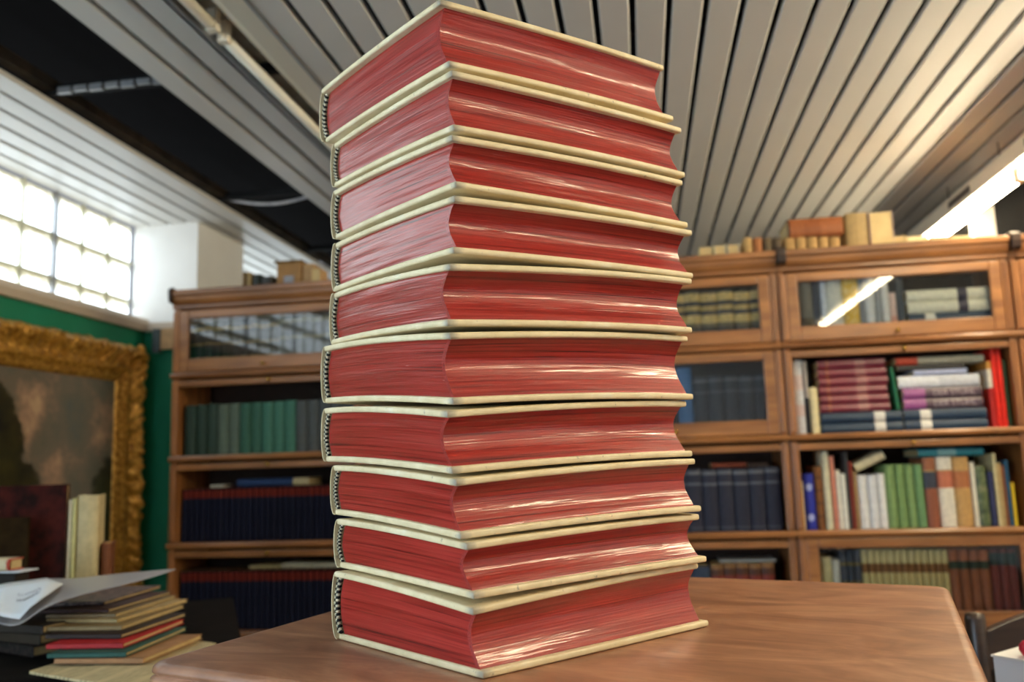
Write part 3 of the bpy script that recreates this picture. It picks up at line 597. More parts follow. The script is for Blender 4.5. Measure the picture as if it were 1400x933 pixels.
# -- on top of the cases
TOPZ = ZTOP + .001; YT = 3.44
def ontop(xa, xb, ytop, c, label, d=.14, ys=YT, mat=None, cat='book'):
    X0, X1 = ony(xa, ytop + 12, ys)[0], ony(xb, ytop + 12, ys)[0]; zt = ony((xa + xb) / 2, ytop, ys)[2]
    h = max(.02, zt - TOPZ)
    w = X1 - X0 - .001
    if w > h * 1.3: return book(h, d, w, mat or colmat(c), (X0, ys, TOPZ + h / 2), label, 'books on top of the bookcases', (0, math.pi / 2, 0))
    if sum(c) < 430: return book(w, d, h, mat or colmat(c), ((X0 + X1) / 2, ys, TOPZ), label, 'books on top of the bookcases')
    # fore-edge to the viewer
    o = book(w, d, h, mat or colmat(c), ((X0 + X1) / 2, ys + d, TOPZ), label, 'books on top of the bookcases', (0, 0, math.pi))
    return o
ontop(957, 975, 337, (206, 190, 136), 'small cream book lying on the bookcase top nearest the stack')
ontop(977, 993, 335, (224, 216, 180), 'small white book on the bookcase top near the stack')
ontop(995, 1012, 334, (196, 190, 170), 'small grey-white book on the bookcase top')
ontop(1017, 1029, 325, (186, 150, 92), 'short buff book on the bookcase top')
ontop(1030, 1043, 325, (158, 100, 54), 'short orange brown book on the bookcase top')
ontop(1044, 1056, 325, (96, 78, 52), 'short dark olive book on the bookcase top, left one')
ontop(1057, 1070, 325, (88, 70, 48), 'short dark olive book on the bookcase top, right one')
for k in range(5): ontop(1073 + k * 15.5, 1087.5 + k * 15.5, 324, (176, 138, 82), 'small tan book under the large brown volume on the bookcase', d=.16)
pz = ony(1112, 324.5, YT)[2]
BRB = bands('brown_calf', [(0, srgb(60, 34, 22)), (.04, srgb(150, 86, 46)), (.3, srgb(140, 78, 40)), (.6, srgb(154, 90, 50))], rough=.4)
X0, X1 = ony(1076, 312, YT)[0], ony(1152, 312, YT)[0]
hh = ony(1112, 299, YT)[2] - pz
book(hh - .002, .2, X1 - X0, BRB, (X0, YT - .01, pz + .003 + hh / 2), 'large brown calf book lying on small tan ones atop the bookcase', 'books on top of the bookcases', (0, math.pi / 2, 0))
ontop(1156, 1187, 291, (168, 140, 90), 'thick book standing with cream fore-edge, left of the pair atop the bookcase', d=.13)
ontop(1188, 1221, 289, (164, 138, 130), 'thick book standing with cream fore-edge, right of the pair atop the bookcase', d=.13)
for k, (a, c) in enumerate(((1223, 1239), (1241, 1270), (1274, 1298), (1302, 1330), (1334, 1358))):
    ontop(a, c, 322, (214, 196, 148), 'small cream book lying flat on the bookcase top, number %s from the standing pair' % ('one two three four five'.split()[k]))
bx = thing('cardboard_box', 'brown cardboard box with open flap on top of the left bookcase', 'box', (ony(403, 380, 3.5)[0], 3.5, TOPZ))
zt = ony(400, 359, 3.5)[2] - TOPZ; xw = (ony(424, 370, 3.5)[0] - ony(375, 370, 3.5)[0]) / 2
CARD = flat('cardboard', srgb(160, 120, 74), .8, .1, 20); CARD2 = flat('cardboard_pale', srgb(184, 148, 104), .8, .1, 20)
MB().box(-xw, xw * .35, 0, .12, 0, zt).build('body', CARD, bx, bevel=.003)
MB().box(xw * .38, xw, .01, .12, 0, zt * .94).build('side_pack', CARD2, bx, bevel=.003)
MB().box(-xw - .01, xw * .4, -.01, .12, zt, zt + .008).build('lid', flat('card_lid', srgb(120, 92, 50), .8), bx)
MB().box(-xw * .6, -xw * .05, -.003, .0, .01, zt * .5).build('paper_label', flat('card_label', srgb(150, 152, 158), .7), bx)
ontop(425, 438, 367, (190, 152, 106), 'small pale brown book beside the cardboard box', d=.1, ys=3.5)
for k, (a, c, yt, cl) in enumerate(((330, 336, 372, (120, 96, 60)), (337, 343, 373, (160, 136, 90)), (345, 356, 375, (40, 48, 44)), (357, 371, 378, (60, 60, 58)))):
    ontop(a, c, yt, cl, ['thin olive book at the left of the left bookcase top', 'thin tan book on the left bookcase top', 'dark green low book on the left bookcase top', 'dark grey low book next to the cardboard box'][k], d=.1, ys=3.5)
# ------------------------------------------------------------------ painting on the green wall
PXW = -2.398
TR = np.array([PXW, 3.76, 1.72]); rl = math.radians(.3)
pw, ph, fw_ = 1.45, 1.16, .175
pt = thing('framed_painting', 'landscape oil painting in an ornate gilt frame on the green wall', 'painting', tuple(TR))
pt.rotation_euler = (rl, 0, 0)
# local: y runs to -pw (towards the camera), z down to -ph, x out of the wall
def mk_gilt():
    t = NT('gilt_gesso'); n = t.noise(t.coord('Object', (1, 1, 1)), 60, 4); 
    t.base(t.ramp(n, [(.3, srgb(124, 76, 20)), (.55, srgb(204, 150, 58)), (.75, srgb(240, 196, 104))])); t.set(Roughness=.36, Metallic=.45); t.bump(n, .5, .003); return t.m
GILT = mk_gilt()
prof = [(0, .0), (.0, .035), (.018, .06), (.035, .066), (.06, .05), (.085, .034), (.105, .036), (.118, .046), (.13, .04), (.142, .026), (.155, .028), (.165, .02), (.175, .016), (.175, .0)]
def frame_side(y0, z0, y1, z1, n):
    """outer line from (y0,z0) to (y1,z1); the profile runs inwards, mitred"""
    L = math.hypot(y1 - y0, z1 - z0); dy, dz = (y1 - y0) / L, (z1 - z0) / L; ny, nz = dz, -dy
    cy, cz = -pw / 2, -ph / 2
    if (cy - y0) * ny + (cz - z0) * nz < 0: ny, nz = -ny, -nz
    g = []
    for i in range(n + 1):
        t = i / n; row = []
        for off, hgt in prof:
            s = off + t * (L - 2 * off); y = y0 + dy * s + ny * off; z = z0 + dz * s + nz * off
            orn = 0
            if .01 < off < .10:
                e = min(t, 1 - t) * L; amp = .016 + .02 * math.exp(-(e / .22) ** 2) + .016 * math.exp(-((t - .5) * L / .2) ** 2)
                orn = amp * (mnoise.noise(Vector((y * 34, z * 34, 1.7))) * .8 + abs(math.sin(s * 62 + off * 60)) * .55 - .2)
            elif .11 < off < .135: orn = .005 * math.sin(s * 260)
            edge = 0
            if off < .03: edge = .012 * mnoise.noise(Vector((y * 26, z * 26, 5)))
            row.append((.004 + max(.0, hgt + orn), y - ny * edge, z - nz * edge))
        g.append(row)
    return g
for c in (((0, 0), (-pw, 0)), ((-pw, 0), (-pw, -ph)), ((-pw, -ph), (0, -ph)), ((0, -ph), (0, 0))):
    MB().grid(frame_side(*c[0], *c[1], 150)).build('frame_side', GILT, pt, True)
for (y, z) in ((0, 0), (-pw, 0), (-pw, -ph), (0, -ph)):
    b = MB(); sy = 1 if y == 0 else -1; sz = 1 if z == 0 else -1
    for k in range(7):
        a = k / 6 * math.pi / 2; r = .055 + .012 * (k % 2)
        c = Vector((.06, y - sy * (.045 + .06 * math.cos(a) * .6 - .03), z - sz * (.045 + .06 * math.sin(a) * .6 - .03)))
        g = [[c + Vector((math.cos(u) * .022, math.sin(u) * math.cos(v) * .026, math.sin(u) * math.sin(v) * .026)) for v in np.linspace(0, 2 * math.pi, 11)] for u in np.linspace(0, math.pi * .55, 5)]
        b.grid([[tuple(q) for q in r_] for r_ in g])
    b.build('corner_ornament', GILT, pt, True)
def mk_canvas():
    t = NT('landscape_canvas'); c = t.n('ShaderNodeTexCoord'); sp = t.n('ShaderNodeSeparateXYZ'); t.l(c.outputs['Generated'], sp.inputs[0])
    v = t.coord('Generated', (1, 3.2, 2.6)); n = t.noise(v, 1.5, 6, .6)
    sky = t.ramp(n, [(.30, srgb(84, 96, 98)), (.42, srgb(106, 102, 88)), (.53, srgb(122, 110, 94)), (.62, srgb(176, 142, 116)), (.74, srgb(222, 190, 146))])
    # dark tree masses at the left and lower right
    v2 = t.coord('Generated', (1, 6, 5)); n2 = t.noise(v2, 1.6, 4, .6)
    tree = t.ramp(n2, [(.3, srgb(20, 18, 10)), (.7, srgb(70, 66, 28))])
    def blob(cy, cz, ry, rz):
        m = []
        for s_, ce, rr in ((sp.outputs['Y'], cy, ry), (sp.outputs['Z'], cz, rz)):
            a = t.n('ShaderNodeMath', operation='SUBTRACT'); t.l(s_, a.inputs[0]); a.inputs[1].default_value = ce
            d = t.n('ShaderNodeMath', operation='DIVIDE'); t.l(a.outputs[0], d.inputs[0]); d.inputs[1].default_value = rr
            q = t.n('ShaderNodeMath', operation='MULTIPLY'); t.l(d.outputs[0], q.inputs[0]); t.l(d.outputs[0], q.inputs[1]); m.append(q.outputs[0])
        s_ = t.n('ShaderNodeMath', operation='ADD'); t.l(m[0], s_.inputs[0]); t.l(m[1], s_.inputs[1])
        w_ = t.n('ShaderNodeMath', operation='MULTIPLY_ADD'); t.l(n2, w_.inputs[0]); w_.inputs[1].default_value = 1.6; t.l(s_.outputs[0], w_.inputs[2])
        r_ = t.n('ShaderNodeMapRange'); t.l(w_.outputs[0], r_.inputs[0]); r_.inputs[1].default_value = 1.85; r_.inputs[2].default_value = 1.65; return r_.outputs[0]
    col = sky
    for bl in ((.28, .62, .20, .34), (.46, .30, .14, .26), (.60, .22, .13, .20), (.97, .18, .14, .36), (.5, -.05, .7, .16)): col = t.mix(blob(*bl), col, tree)
    t.base(col); t.set(Roughness=.35, Coat_Weight=.25, Coat_Roughness=.25); return t.m
MB().box(.002, .014, -pw + fw_ - .01, -fw_ + .01, -ph + fw_ - .01, -fw_ + .01).build('canvas', mk_canvas(), pt)
# ------------------------------------------------------------------ main table
TZ = .90; th = math.radians(-20.4); TWD, TDP = .862, .855; SH = -.0945   # the top is slightly out of square
tb = thing('display_table', 'reddish brown wooden table with moulded edge under the red book stack', 'table', (-.572, .93, 0), th)
def rrect(x0, x1, y0, y1, r, n=6):
    pts = []
    for cx, cy, a0 in ((x1 - r, y1 - r, 0), (x0 + r, y1 - r, 90), (x0 + r, y0 + r, 180), (x1 - r, y0 + r, 270)):
        for k in range(n + 1): a = math.radians(a0 + 90 * k / n); pts.append((cx + r * math.cos(a), cy + r * math.sin(a)))
    return pts
rings = [(.012, 0), (.004, -.0008), (.0, -.004), (-.001, -.009), (.003, -.0115), (.003, -.013), (-.002, -.016), (-.003, -.021), (-.001, -.026), (.006, -.030), (.02, -.031)]
b = MB(); g = []
for ins, dz in rings: g.append([(x + SH * y, y, TZ + dz) for x, y in rrect(ins, TWD - ins, ins, TDP - ins, .028 - ins * .4)])
b.grid(g, closed=True); n = len(g[0]); b.f += [tuple(range(n)), tuple(range(len(b.v) - n, len(b.v)))[::-1]]; b.mi += [0, 0]
o = b.build('table_top', TABLE, tb, True)
m = o.modifiers.new('ws', 'WEIGHTED_NORMAL')
TW2 = wood('table_leg_wood', srgb(110, 62, 36), srgb(160, 98, 60), 2)
ap = MB().box(.05, TWD - .05, .05, .075, TZ - .13, TZ - .031).box(.05, TWD - .05, TDP - .075, TDP - .05, TZ - .13, TZ - .031).box(.05, .075, .075, TDP - .075, TZ - .13, TZ - .031).box(TWD - .075, TWD - .05, .075, TDP - .075, TZ - .13, TZ - .031)
ap.v = [(x + SH * y, y, z) for x, y, z in ap.v]; ap.build('apron', TABLE, tb, bevel=.003)
for x in (.045, TWD - .105):
    for y in (.045, TDP - .105):
        g = [[(x + .03 + sx * k + SH * (y + .03), y + .03 + sy * k, z) for sx, sy in ((-1, -1), (1, -1), (1, 1), (-1, 1))] for z, k in ((0, .018), (TZ - .16, .03), (TZ - .031, .03))]
        b = MB().grid(g, closed=True); b.f += [(0, 1, 2, 3), (11, 10, 9, 8)]; b.mi += [0, 0]; b.build('leg', TW2, tb, bevel=.003)
# ------------------------------------------------------------------ the stack of ten folio volumes
BK = [  # bottom volume first; pixel corners: near corner (x, top, bottom), right corner, left corners of upper and lower board
 ((646, 832.6, 843), (961.3, 770.5, 778.6), (660, 919, 930.7), (963.6, 847.7, 855.6), (458.4, 780), (461, 868)),
 ((637.5, 743.3, 753.7), (960.8, 702.5, 712), (647, 809.7, 821.4), (963, 760, 768.5), (460, 709), (464, 777.7)),
 ((622.5, 654.8, 666.7), (955, 626.3, 635.8), (629, 728.5, 739), (956, 690.8, 700), (453.5, 636.5), (460, 705)),
 ((610.7, 561.7, 572.7), (941.7, 548, 556.5), (617, 638, 650.5), (945.5, 615.7, 625.2), (443, 558.7), (445, 631.7)),
 ((614, 452.6, 466.8), (945, 459.3, 466.7), (618.7, 543.6, 554.7), (945, 539, 546.9), (443, 475), (444, 551)),
 ((614, 358.7, 371), (947, 380.5, 388.6), (610.7, 435.4, 447.5), (947, 448, 454.8), (454, 402), (455, 471)),
 ((620.5, 265.5, 276.8), (946.7, 314.8, 322.6), (619, 336, 347), (949, 373.3, 380.5), (457, 331.5), (457, 399)),
 ((617, 182, 193.6), (936.5, 244, 254), (622.5, 245.4, 257), (939, 304.6, 312), (456, 262.5), (458, 327)),
 ((617, 93.5, 104.5), (934, 174, 181), (619.7, 166.8, 180), (936, 236, 243), (455, 198), (458, 254)),
 ((601, -3, 6), (912.8, 87, 93.5), (613.5, 80, 92), (917, 160, 168), (440.4, 126), (443, 192))]
fwd = CM[2, :2] / np.linalg.norm(CM[2, :2]); N0 = onz(660, 930.7, TZ); D0 = N0[:2] @ fwd
HB = .36; BT = .0075
def solve(n, r, l, up):
    def dep(px, py, D): d = ray(px, py); return CC + d * D / (d[:2] @ fwd)
    D = D0
    for _ in range(3):
        Np = (dep(n[0], n[1], D) + dep(n[0], n[2], D)) / 2; D = D0 * (1 + .02 * (Np[2] - ZC)) - D0 * .02 * (TZ - ZC)
    d = ray(r[0], (r[1] + r[2]) / 2); dh = d[:2]
    A, Bq, Cq = dh @ dh, -2 * dh @ Np[:2], Np[:2] @ Np[:2] - HB * HB
    s = (-Bq + math.sqrt(Bq * Bq - 4 * A * Cq)) / (2 * A); Rp = CC + d * s
    yaw = math.atan2(Rp[1] - Np[1], Rp[0] - Np[0]); pe = np.array([-math.sin(yaw), math.cos(yaw)])
    dl = ray(*l); Wd, s2 = np.linalg.solve(np.array([pe, -dl[:2]]).T, -Np[:2]); Lp = CC + dl * s2
    return dict(N=Np, yaw=yaw, W=Wd, zN=Np[2], zR=Rp[2], zL=Lp[2] - BT / 2 * (1 if up else -1))
SB = []
for bk in BK:
    SB.append([solve(bk[2], bk[3], bk[5], False), solve(bk[0], bk[1], bk[4], True)])
# merge the two boards of a volume to one footprint, then keep neighbouring boards from sinking into each other
flatb = [q for v in SB for q in v]
for lo, up in SB:
    yaw = (lo['yaw'] + up['yaw']) / 2; Wd = (lo['W'] + up['W']) / 2
    for q in (lo, up): q['yaw'] = yaw; q['W'] = Wd
for k in ('zN', 'zR', 'zL'): flatb[0][k] = TZ + BT / 2 + .0006
for i in range(1, 20):
    a, c = flatb[i - 1], flatb[i]
    for k in ('zN', 'zR', 'zL'):
        gap = c[k] - a[k]
        mn_ = BT + .0006 if i % 2 == 0 else .046
        if gap < mn_:
            if i == 2 or i % 2: c[k] = a[k] + mn_
            else: a[k] -= (mn_ - gap) / 2; c[k] = a[k] + mn_
for q in flatb:
    q['zF'] = (q['zL'] + q['zR']) / 2 + .0
    q['zP'] = (q['zL'] + q['zR']) / 2
def bz(q, u, v):
    """mid height of a board; u 0 fore-edge .. 1 spine, v 0 tail (near) .. 1 head"""
    u = max(0, min(1, u)); v = max(0, min(1, v))
    base = q['zP'] * (1 - u) * (1 - v) + q['zR'] * (1 - u) * v + q['zL'] * u * (1 - v) + q['zF'] * u * v
    return base + (q['zN'] - q['zP']) * ((1 - u) * (1 - v)) ** 1.6
ORD = ['bottom', 'second from the bottom', 'third from the bottom', 'fourth from the bottom', 'fifth from the bottom', 'sixth from the bottom', 'fourth from the top', 'third from the top', 'second from the top', 'topmost']
for vi, (lo, up) in enumerate(SB):
    Np = (lo['N'] + up['N']) / 2; yaw = lo['yaw']; Wd = lo['W']; zb0 = lo['zL'] - BT / 2
    t = thing('folio_volume', 'large vellum folio with red polished page edges, %s of the stack' % ORD[vi], 'book', (Np[0], Np[1], zb0), yaw, 'stack of ten vellum folios')
    # local x runs along the fore-edge (v), local y towards the spine (u)
    def L(u_m, v_m, z): return (v_m, u_m, z - zb0)
    rnd = random.Random(100 + vi)
    for q, shift in ((lo, lo['N'] - Np), (up, up['N'] - Np)):
        sx = shift[0] * math.cos(yaw) + shift[1] * math.sin(yaw); sy = -shift[0] * math.sin(yaw) + shift[1] * math.cos(yaw)
        q['sx'], q['sy'] = sx, sy
        nu, nv = 16, 20; b = MB(); top = []; bot = []
        uu = [i / nu for i in range(nu + 1)]; vv = [j / nv for j in range(nv + 1)]
        T = [[L(sy + u * (Wd - sy), sx + v * HB, bz(q, u, v) + BT / 2) for v in vv] for u in uu]
        Bm = [[L(sy + u * (Wd - sy), sx + v * HB, bz(q, u, v) - BT / 2) for v in vv] for u in uu]
        b.grid(T); b.grid(Bm)
        m0 = (nu + 1) * (nv + 1); idx = lambda i, j: i * (nv + 1) + j
        per = [(0, j) for j in range(nv)] + [(i, nv) for i in range(nu)] + [(nu, j) for j in range(nv, 0, -1)] + [(i, 0) for i in range(nu, 0, -1)]
        for k in range(len(per)):
            a, c = idx(*per[k]), idx(*per[(k + 1) % len(per)]); b.f.append((a, c, m0 + c, m0 + a)); b.mi.append(0)
        b.build('board', VELLUM_B, t, True, bevel=.0026, seg=3)
    # text block
    SQ = .0065; NT_, NV, NU = 84, 70, 44
    conc = rnd.uniform(.012, .016); NS = 16
    spb = .010                                        # spine bulge
    ph_ = rnd.uniform(0, 50)
    rowoff = [rnd.gauss(0, .00009) for _ in range(NT_ + 1)]
    g = []
    for r in range(NT_ + 1):
        tt = r / NT_
        fe = SQ + conc * (math.sin(math.pi * min(1, max(0, tt)) ** 1.15)) + .003 * (tt - .5)
        se = Wd - .010 + spb * math.sin(math.pi * tt)
        row = []
        def pnt(u_m, v_m):
            u = u_m / Wd; v = v_m / HB
            z0 = bz(lo, u, v) + BT / 2 - .0004; z1 = bz(up, u, v) - BT / 2 + .0004
            return z0 + (z1 - z0) * tt
        def ridge(s, k):
            return rowoff[r] * (.6 + .8 * mnoise.noise(Vector((s * 7, r * .3, ph_ + k)))) +   .0010 * mnoise.noise(Vector((s * 8, tt * 5, ph_ + k))) +   .00014 * mnoise.noise(Vector((s * 30, r * .9, ph_ + k)))
        for j in range(NV + 1):
            v_m = SQ + (HB - 2 * SQ) * j / NV; u_m = fe + ridge(v_m, 0); row.append(L(u_m, v_m, pnt(u_m, v_m)))
        for j in range(1, NU + 1):
            u_m = fe + (se - fe) * j / NU; v_m = HB - SQ - ridge(u_m, 3) * .5; row.append(L(u_m, v_m, pnt(u_m, v_m)))
        for j in range(1, NS):
            v_m = HB - SQ - (HB - 2 * SQ) * j / NS; row.append(L(se, v_m, pnt(se, v_m)))
        for j in range(NU + 1):
            u_m = se + (fe - se) * j / NU; v_m = SQ + ridge(u_m, 7) * .5
            if j < NU: row.append(L(u_m, v_m, pnt(u_m, v_m)))
        g.append(row)
    o = MB().grid(g, closed=True).build('text_block', RED, t)
    nr = len(g[0]); tkn = up['zL'] - lo['zL']
    us = [0.0]
    for k in range(1, nr): us.append(us[-1] + math.dist(g[0][k][:2], g[0][k - 1][:2]))
    vi_ = np.zeros(len(o.data.loops), np.int32); o.data.loops.foreach_get('vertex_index', vi_)
    uvl = o.data.uv_layers.new(name='leaves'); U = np.array(us)[vi_ % nr] + vi * 3.1; V = (vi_ // nr) / NT_ * tkn + vi * 1.7
    uvl.data.foreach_set('uv', np.column_stack([U, V]).astype(np.float32).ravel())
    o.data.polygons.foreach_set('use_smooth', [True] * len(o.data.polygons))
    am = o.modifiers.new('es', 'EDGE_SPLIT'); am.split_angle = .7
    # spine of vellum
    g = []; NA = 18
    def zlo(v): return bz(lo, 1, v) - BT / 2
    def zup(v): return bz(up, 1, v) + BT / 2
    for vm in np.linspace(0.0, HB, 14):
        v = vm / HB; z0, z1 = zlo(v), zup(v); prof_o = []; prof_i = []
        for k in range(NA + 1):
            a = -math.pi / 2 + math.pi * k / NA; sy = math.sin(a); cxx = max(0., math.cos(a)) ** .8
            prof_o.append(L(Wd - .001 + .0135 * cxx, vm, (z0 + z1) / 2 + (z1 - z0) / 2 * .985 * sy))
            prof_i.append(L(Wd - .001 + .0118 * cxx, vm, (z0 + z1) / 2 + (z1 - z0) / 2 * .955 * sy))
        g.append(prof_o + prof_i[::-1])
    b = MB().grid(g, closed=True); n = len(g[0])
    for base_ in (0, (len(g) - 1) * n):
        for k in range(NA): b.f.append((base_ + k, base_ + k + 1, base_ + n - 2 - k, base_ + n - 1 - k)); b.mi.append(0)
    o = b.build('spine', VELLUM, t, True); am = o.modifiers.new('es', 'EDGE_SPLIT'); am.split_angle = .8
    # headbands: sewn beads in two colours
    for vm in (.0045, HB - .0045):
        b = MB(); v = vm / HB; z0, z1 = bz(lo, 1, v) + BT / 2, bz(up, 1, v) - BT / 2; nb = 20
        for k in range(nb):
            a = (k + .5) / nb; ang = -math.pi / 2 * .92 + math.pi * .92 * a
            z = z0 + (z1 - z0) * a; cu = Wd - .0065 + .0105 * math.cos(ang); r = (z1 - z0) / nb * .6
            for ui, uo in ((0, .0), (1, .0034)):
                mm = (k + ui) % 2
                gg = [[L(cu + uo + r * 1.5 * math.sin(p) * math.cos(th_) * .8, vm + r * 1.7 * math.sin(p) * math.sin(th_), z + r * math.cos(p)) for th_ in np.linspace(0, 2 * math.pi, 7)[:-1]] for p in np.linspace(.15, math.pi - .15, 5)]
                b.grid(gg, mm, closed=True)
        b.build('headband', [HB_DARK, HB_LIGHT], t, True)
# ------------------------------------------------------------------ side table at left with papers and booklets
SZ = .73
DKW = flat('dark_table_wood', srgb(20, 15, 13), .9, .3, 12, .1)
st = thing('side_table', 'dark wooden side table buried under booklets and papers', 'table', (-1.50, 2.0, 0), math.radians(28))
MB().box(-.46, .46, -.53, .38, SZ - .03, SZ).build('table_top', DKW, st, bevel=.004)
MB().box(-.42, .42, -.49, .34, SZ - .11, SZ - .03).build('apron', DKW, st)
for x in (-.42, .38):
    for y in (-.49, .30): MB().box(x, x + .04, y, y + .04, 0, SZ - .11).build('leg', DKW, st, bevel=.003)
def mk_news():
    t = NT('newsprint'); v = t.coord('Object', (1, 1, 1))
    sp = t.n('ShaderNodeSeparateXYZ'); t.l(v, sp.inputs[0])
    w = t.n('ShaderNodeTexWave', wave_type='BANDS', bands_direction='Y'); w.inputs['Scale'].default_value = 60; w.inputs['Distortion'].default_value = .6; t.l(v, w.inputs['Vector'])
    n = t.noise(t.coord('Object', (300, 30, 1)), 1, 2); col = t.n('ShaderNodeTexWave', wave_type='BANDS', bands_direction='X'); col.inputs['Scale'].default_value = 4.5; t.l(v, col.inputs['Vector'])
    a = t.ramp(w.outputs['Fac'], [(.45, (0, 0, 0)), (.6, (1, 1, 1))]); c2 = t.ramp(n, [(.4, (0, 0, 0)), (.5, (1, 1, 1))]); c3 = t.ramp(col.outputs['Fac'], [(.12, (0, 0, 0)), (.2, (1, 1, 1))])
    f_ = t.mix(1.0, t.mix(1.0, a, c2, 'MULTIPLY'), c3, 'MULTIPLY'); f2 = t.n('ShaderNodeMath', operation='MULTIPLY'); t.l(f_, f2.inputs[0]); f2.inputs[1].default_value = .6
    t.base(t.mix(f2.outputs[0], srgb(206, 186, 140), srgb(96, 84, 66))); t.set(Roughness=.85); return t.m
NEWS = mk_news()
def sheet(pxs, z, thick, mat, name, label, cat, amp=.003):
    c = [onz(x, y, z) for x, y in pxs]; n = 12; g = []; g2 = []
    for i in range(n + 1):
        r1 = []; r2 = []
        for j in range(n + 1):
            a, e = i / n, j / n; p = (c[0] * (1 - a) + c[1] * a) * (1 - e) + (c[3] * (1 - a) + c[2] * a) * e
            h = amp * (1 + mnoise.noise(Vector((a * 3, e * 3, z * 9)))); r1.append((p[0], p[1], z + thick + h)); r2.append((p[0], p[1], z + h * .0))
        g.append(r1); g2.append(r2)
    b = MB().grid(g).grid(g2); o = len(g) * len(g[0]); N = n + 1
    per = [(0, j) for j in range(n)] + [(i, n) for i in range(n)] + [(n, j) for j in range(n, 0, -1)] + [(i, 0) for i in range(n, 0, -1)]
    for k in range(len(per)):
        p, q = per[k], per[(k + 1) % len(per)]; a, e = p[0] * N + p[1], q[0] * N + q[1]; b.f.append((a, e, o + e, o + a)); b.mi.append(0)
    return tag(b.build(name, mat, loc=tuple(c[0])), label, cat)
sheet([(40, 922), (190, 948), (296, 884), (205, 868)], SZ + .001, .003, NEWS, 'newspaper', 'yellowed newspaper spread under the booklet pile on the side table', 'newspaper')
def slab_book(px, z, th_, wdt, dep, ang, cover, label, name='booklet', pages=PAGES, group='booklets piled on the side table', pg=.8):
    """flat booklet: near corner at pixel px, wdt to the left, dep away; angle of the right edge"""
    p = onz(*px, z); o = thing(name, label, 'book', (p[0], p[1], z), ang, group)
    MB().box(-wdt, 0, 0, dep, 0, th_ * (1 - pg) / 2).box(-wdt, 0, 0, dep, th_ * (1 + pg) / 2, th_).box(-wdt, -.0, -.0, .004, 0, th_).build('cover', cover, o, bevel=.0015)
    MB().box(-wdt + .003, -.003, .005, dep - .003, th_ * (1 - pg) / 2, th_ * (1 + pg) / 2).build('pages', pages, o)
    return o
def mk_marble(n, c1, c2):
    t = NT(n); v = t.coord('Object', (90, 90, 90)); t.base(t.ramp(t.noise(v, 1, 3), [(.4, srgb(*c1)), (.6, srgb(*c2))])); t.set(Roughness=.5); return t.m
MRB = mk_marble('marbled_brown', (50, 28, 26), (120, 92, 80)); MRD = mk_marble('marbled_dark', (26, 20, 20), (66, 54, 50))
A0 = math.radians(1)
z = SZ + .0105
PILE = [((196, 908), .022, .21, .24, (168, 122, 80), 'flat brown board-covered book at the bottom of the booklet pile', .7, 0),
 ((172, 899), .020, .18, .27, (38, 84, 72), 'dark teal booklet near the bottom of the booklet pile', .5, .06),
 ((168, 887), .022, .18, .27, (178, 34, 36), 'red edged booklet low in the booklet pile', .5, .05),
 ((165, 874), .020, .19, .26, (50, 34, 26), 'dark brown booklet under the bundled folders', .5, -.02),
 ((166, 862), .017, .20, .28, (150, 126, 84), 'buff folder, lowest of three in the booklet pile', .8, .03),
 ((160, 852), .015, .19, .28, (176, 152, 104), 'buff folder, middle of three in the booklet pile', .8, -.05),
 ((158, 844), .013, .18, .27, (140, 120, 86), 'buff folder, uppermost of three in the booklet pile', .8, .02),
 ((148, 838), .015, .18, .27, (70, 40, 32), 'dark reddish booklet below the marbled one', .6, .0),
 ((142, 828), .016, .18, .27, MRB, 'brown marbled booklet with red corners on top of the pile', .5, .05)]
for px, thk, wd, dp, c, lb, pg, da in PILE:
    slab_book(px, z, thk * .47, wd * .92, dp, A0 + da, c if not isinstance(c, tuple) else colmat(c), lb, pages=PAGES, pg=pg); z += thk * .47 + .0012
z = SZ + .001
for k, (px, thk, c, lb) in enumerate((((44, 900), .024, MRD, 'dark ragged book at the bottom of the left pile'), ((54, 883), .022, colmat((66, 54, 42)), 'dark olive ragged book in the middle of the left pile'), ((58, 868), .018, colmat((58, 48, 40)), 'dark brown ragged book on top of the left pile'))):
    slab_book(px, z, thk, .28, .15, math.radians(-24 + 6 * k), c, lb, group='ragged dark books on the side table', pg=.7); z += thk + .0015
ZL = z
# folder with curling cover and white sheets
b = MB()
lo_ = [(-20, 846, 1.66), (8, 858, 1.645), (30, 856, 1.65), (52, 836, 1.67), (85, 821, 1.70), (130, 809, 1.74), (190, 796, 1.80), (240, 780, 1.86)]
hi_ = [(-20, 806, 1.86), (10, 802, 1.87), (42, 796, 1.88), (72, 791, 1.90), (105, 793, 1.92), (140, 787, 1.93), (190, 783, 1.91), (241, 778.5, 1.87)]
g = []
for a, c in zip(lo_, hi_):
    p, q = ony(a[0], a[1], a[2]), ony(c[0], c[1], c[2]); g.append([tuple(p + (q - p) * e) for e in np.linspace(0, 1, 8)])
FOLD = NT('clear_folder'); FOLD.base(srgb(158, 152, 150)); FOLD.set(Roughness=.3); FOLD.b.inputs['Specular IOR Level'].default_value = .6
l0 = g[0][0]
o = b.grid(g).build('paper_folder', FOLD.m, smooth=True, loc=(float(l0[0]), float(l0[1]), float(l0[2])))
m = o.modifiers.new('sub', 'SUBSURF'); m.levels = 2; m.render_levels = 2
m = o.modifiers.new('sol', 'SOLIDIFY'); m.thickness = .0015
tag(o, 'grey folder cover curling up over the booklet pile', 'folder')
b = MB(); g = []
for a, c in zip([(-20, 838, 1.66), (5, 846, 1.655), (26, 849.5, 1.66), (40, 834, 1.68), (56, 822, 1.70)], [(-20, 806, 1.84), (10, 800, 1.85), (40, 796, 1.86), (64, 793, 1.87), (86, 801, 1.83)]):
    p, q = ony(a[0], a[1], a[2] - .012), ony(c[0], c[1], c[2] - .012); g.append([tuple(p + (q - p) * e + np.array([0, 0, .004])) for e in np.linspace(0, 1, 8)])
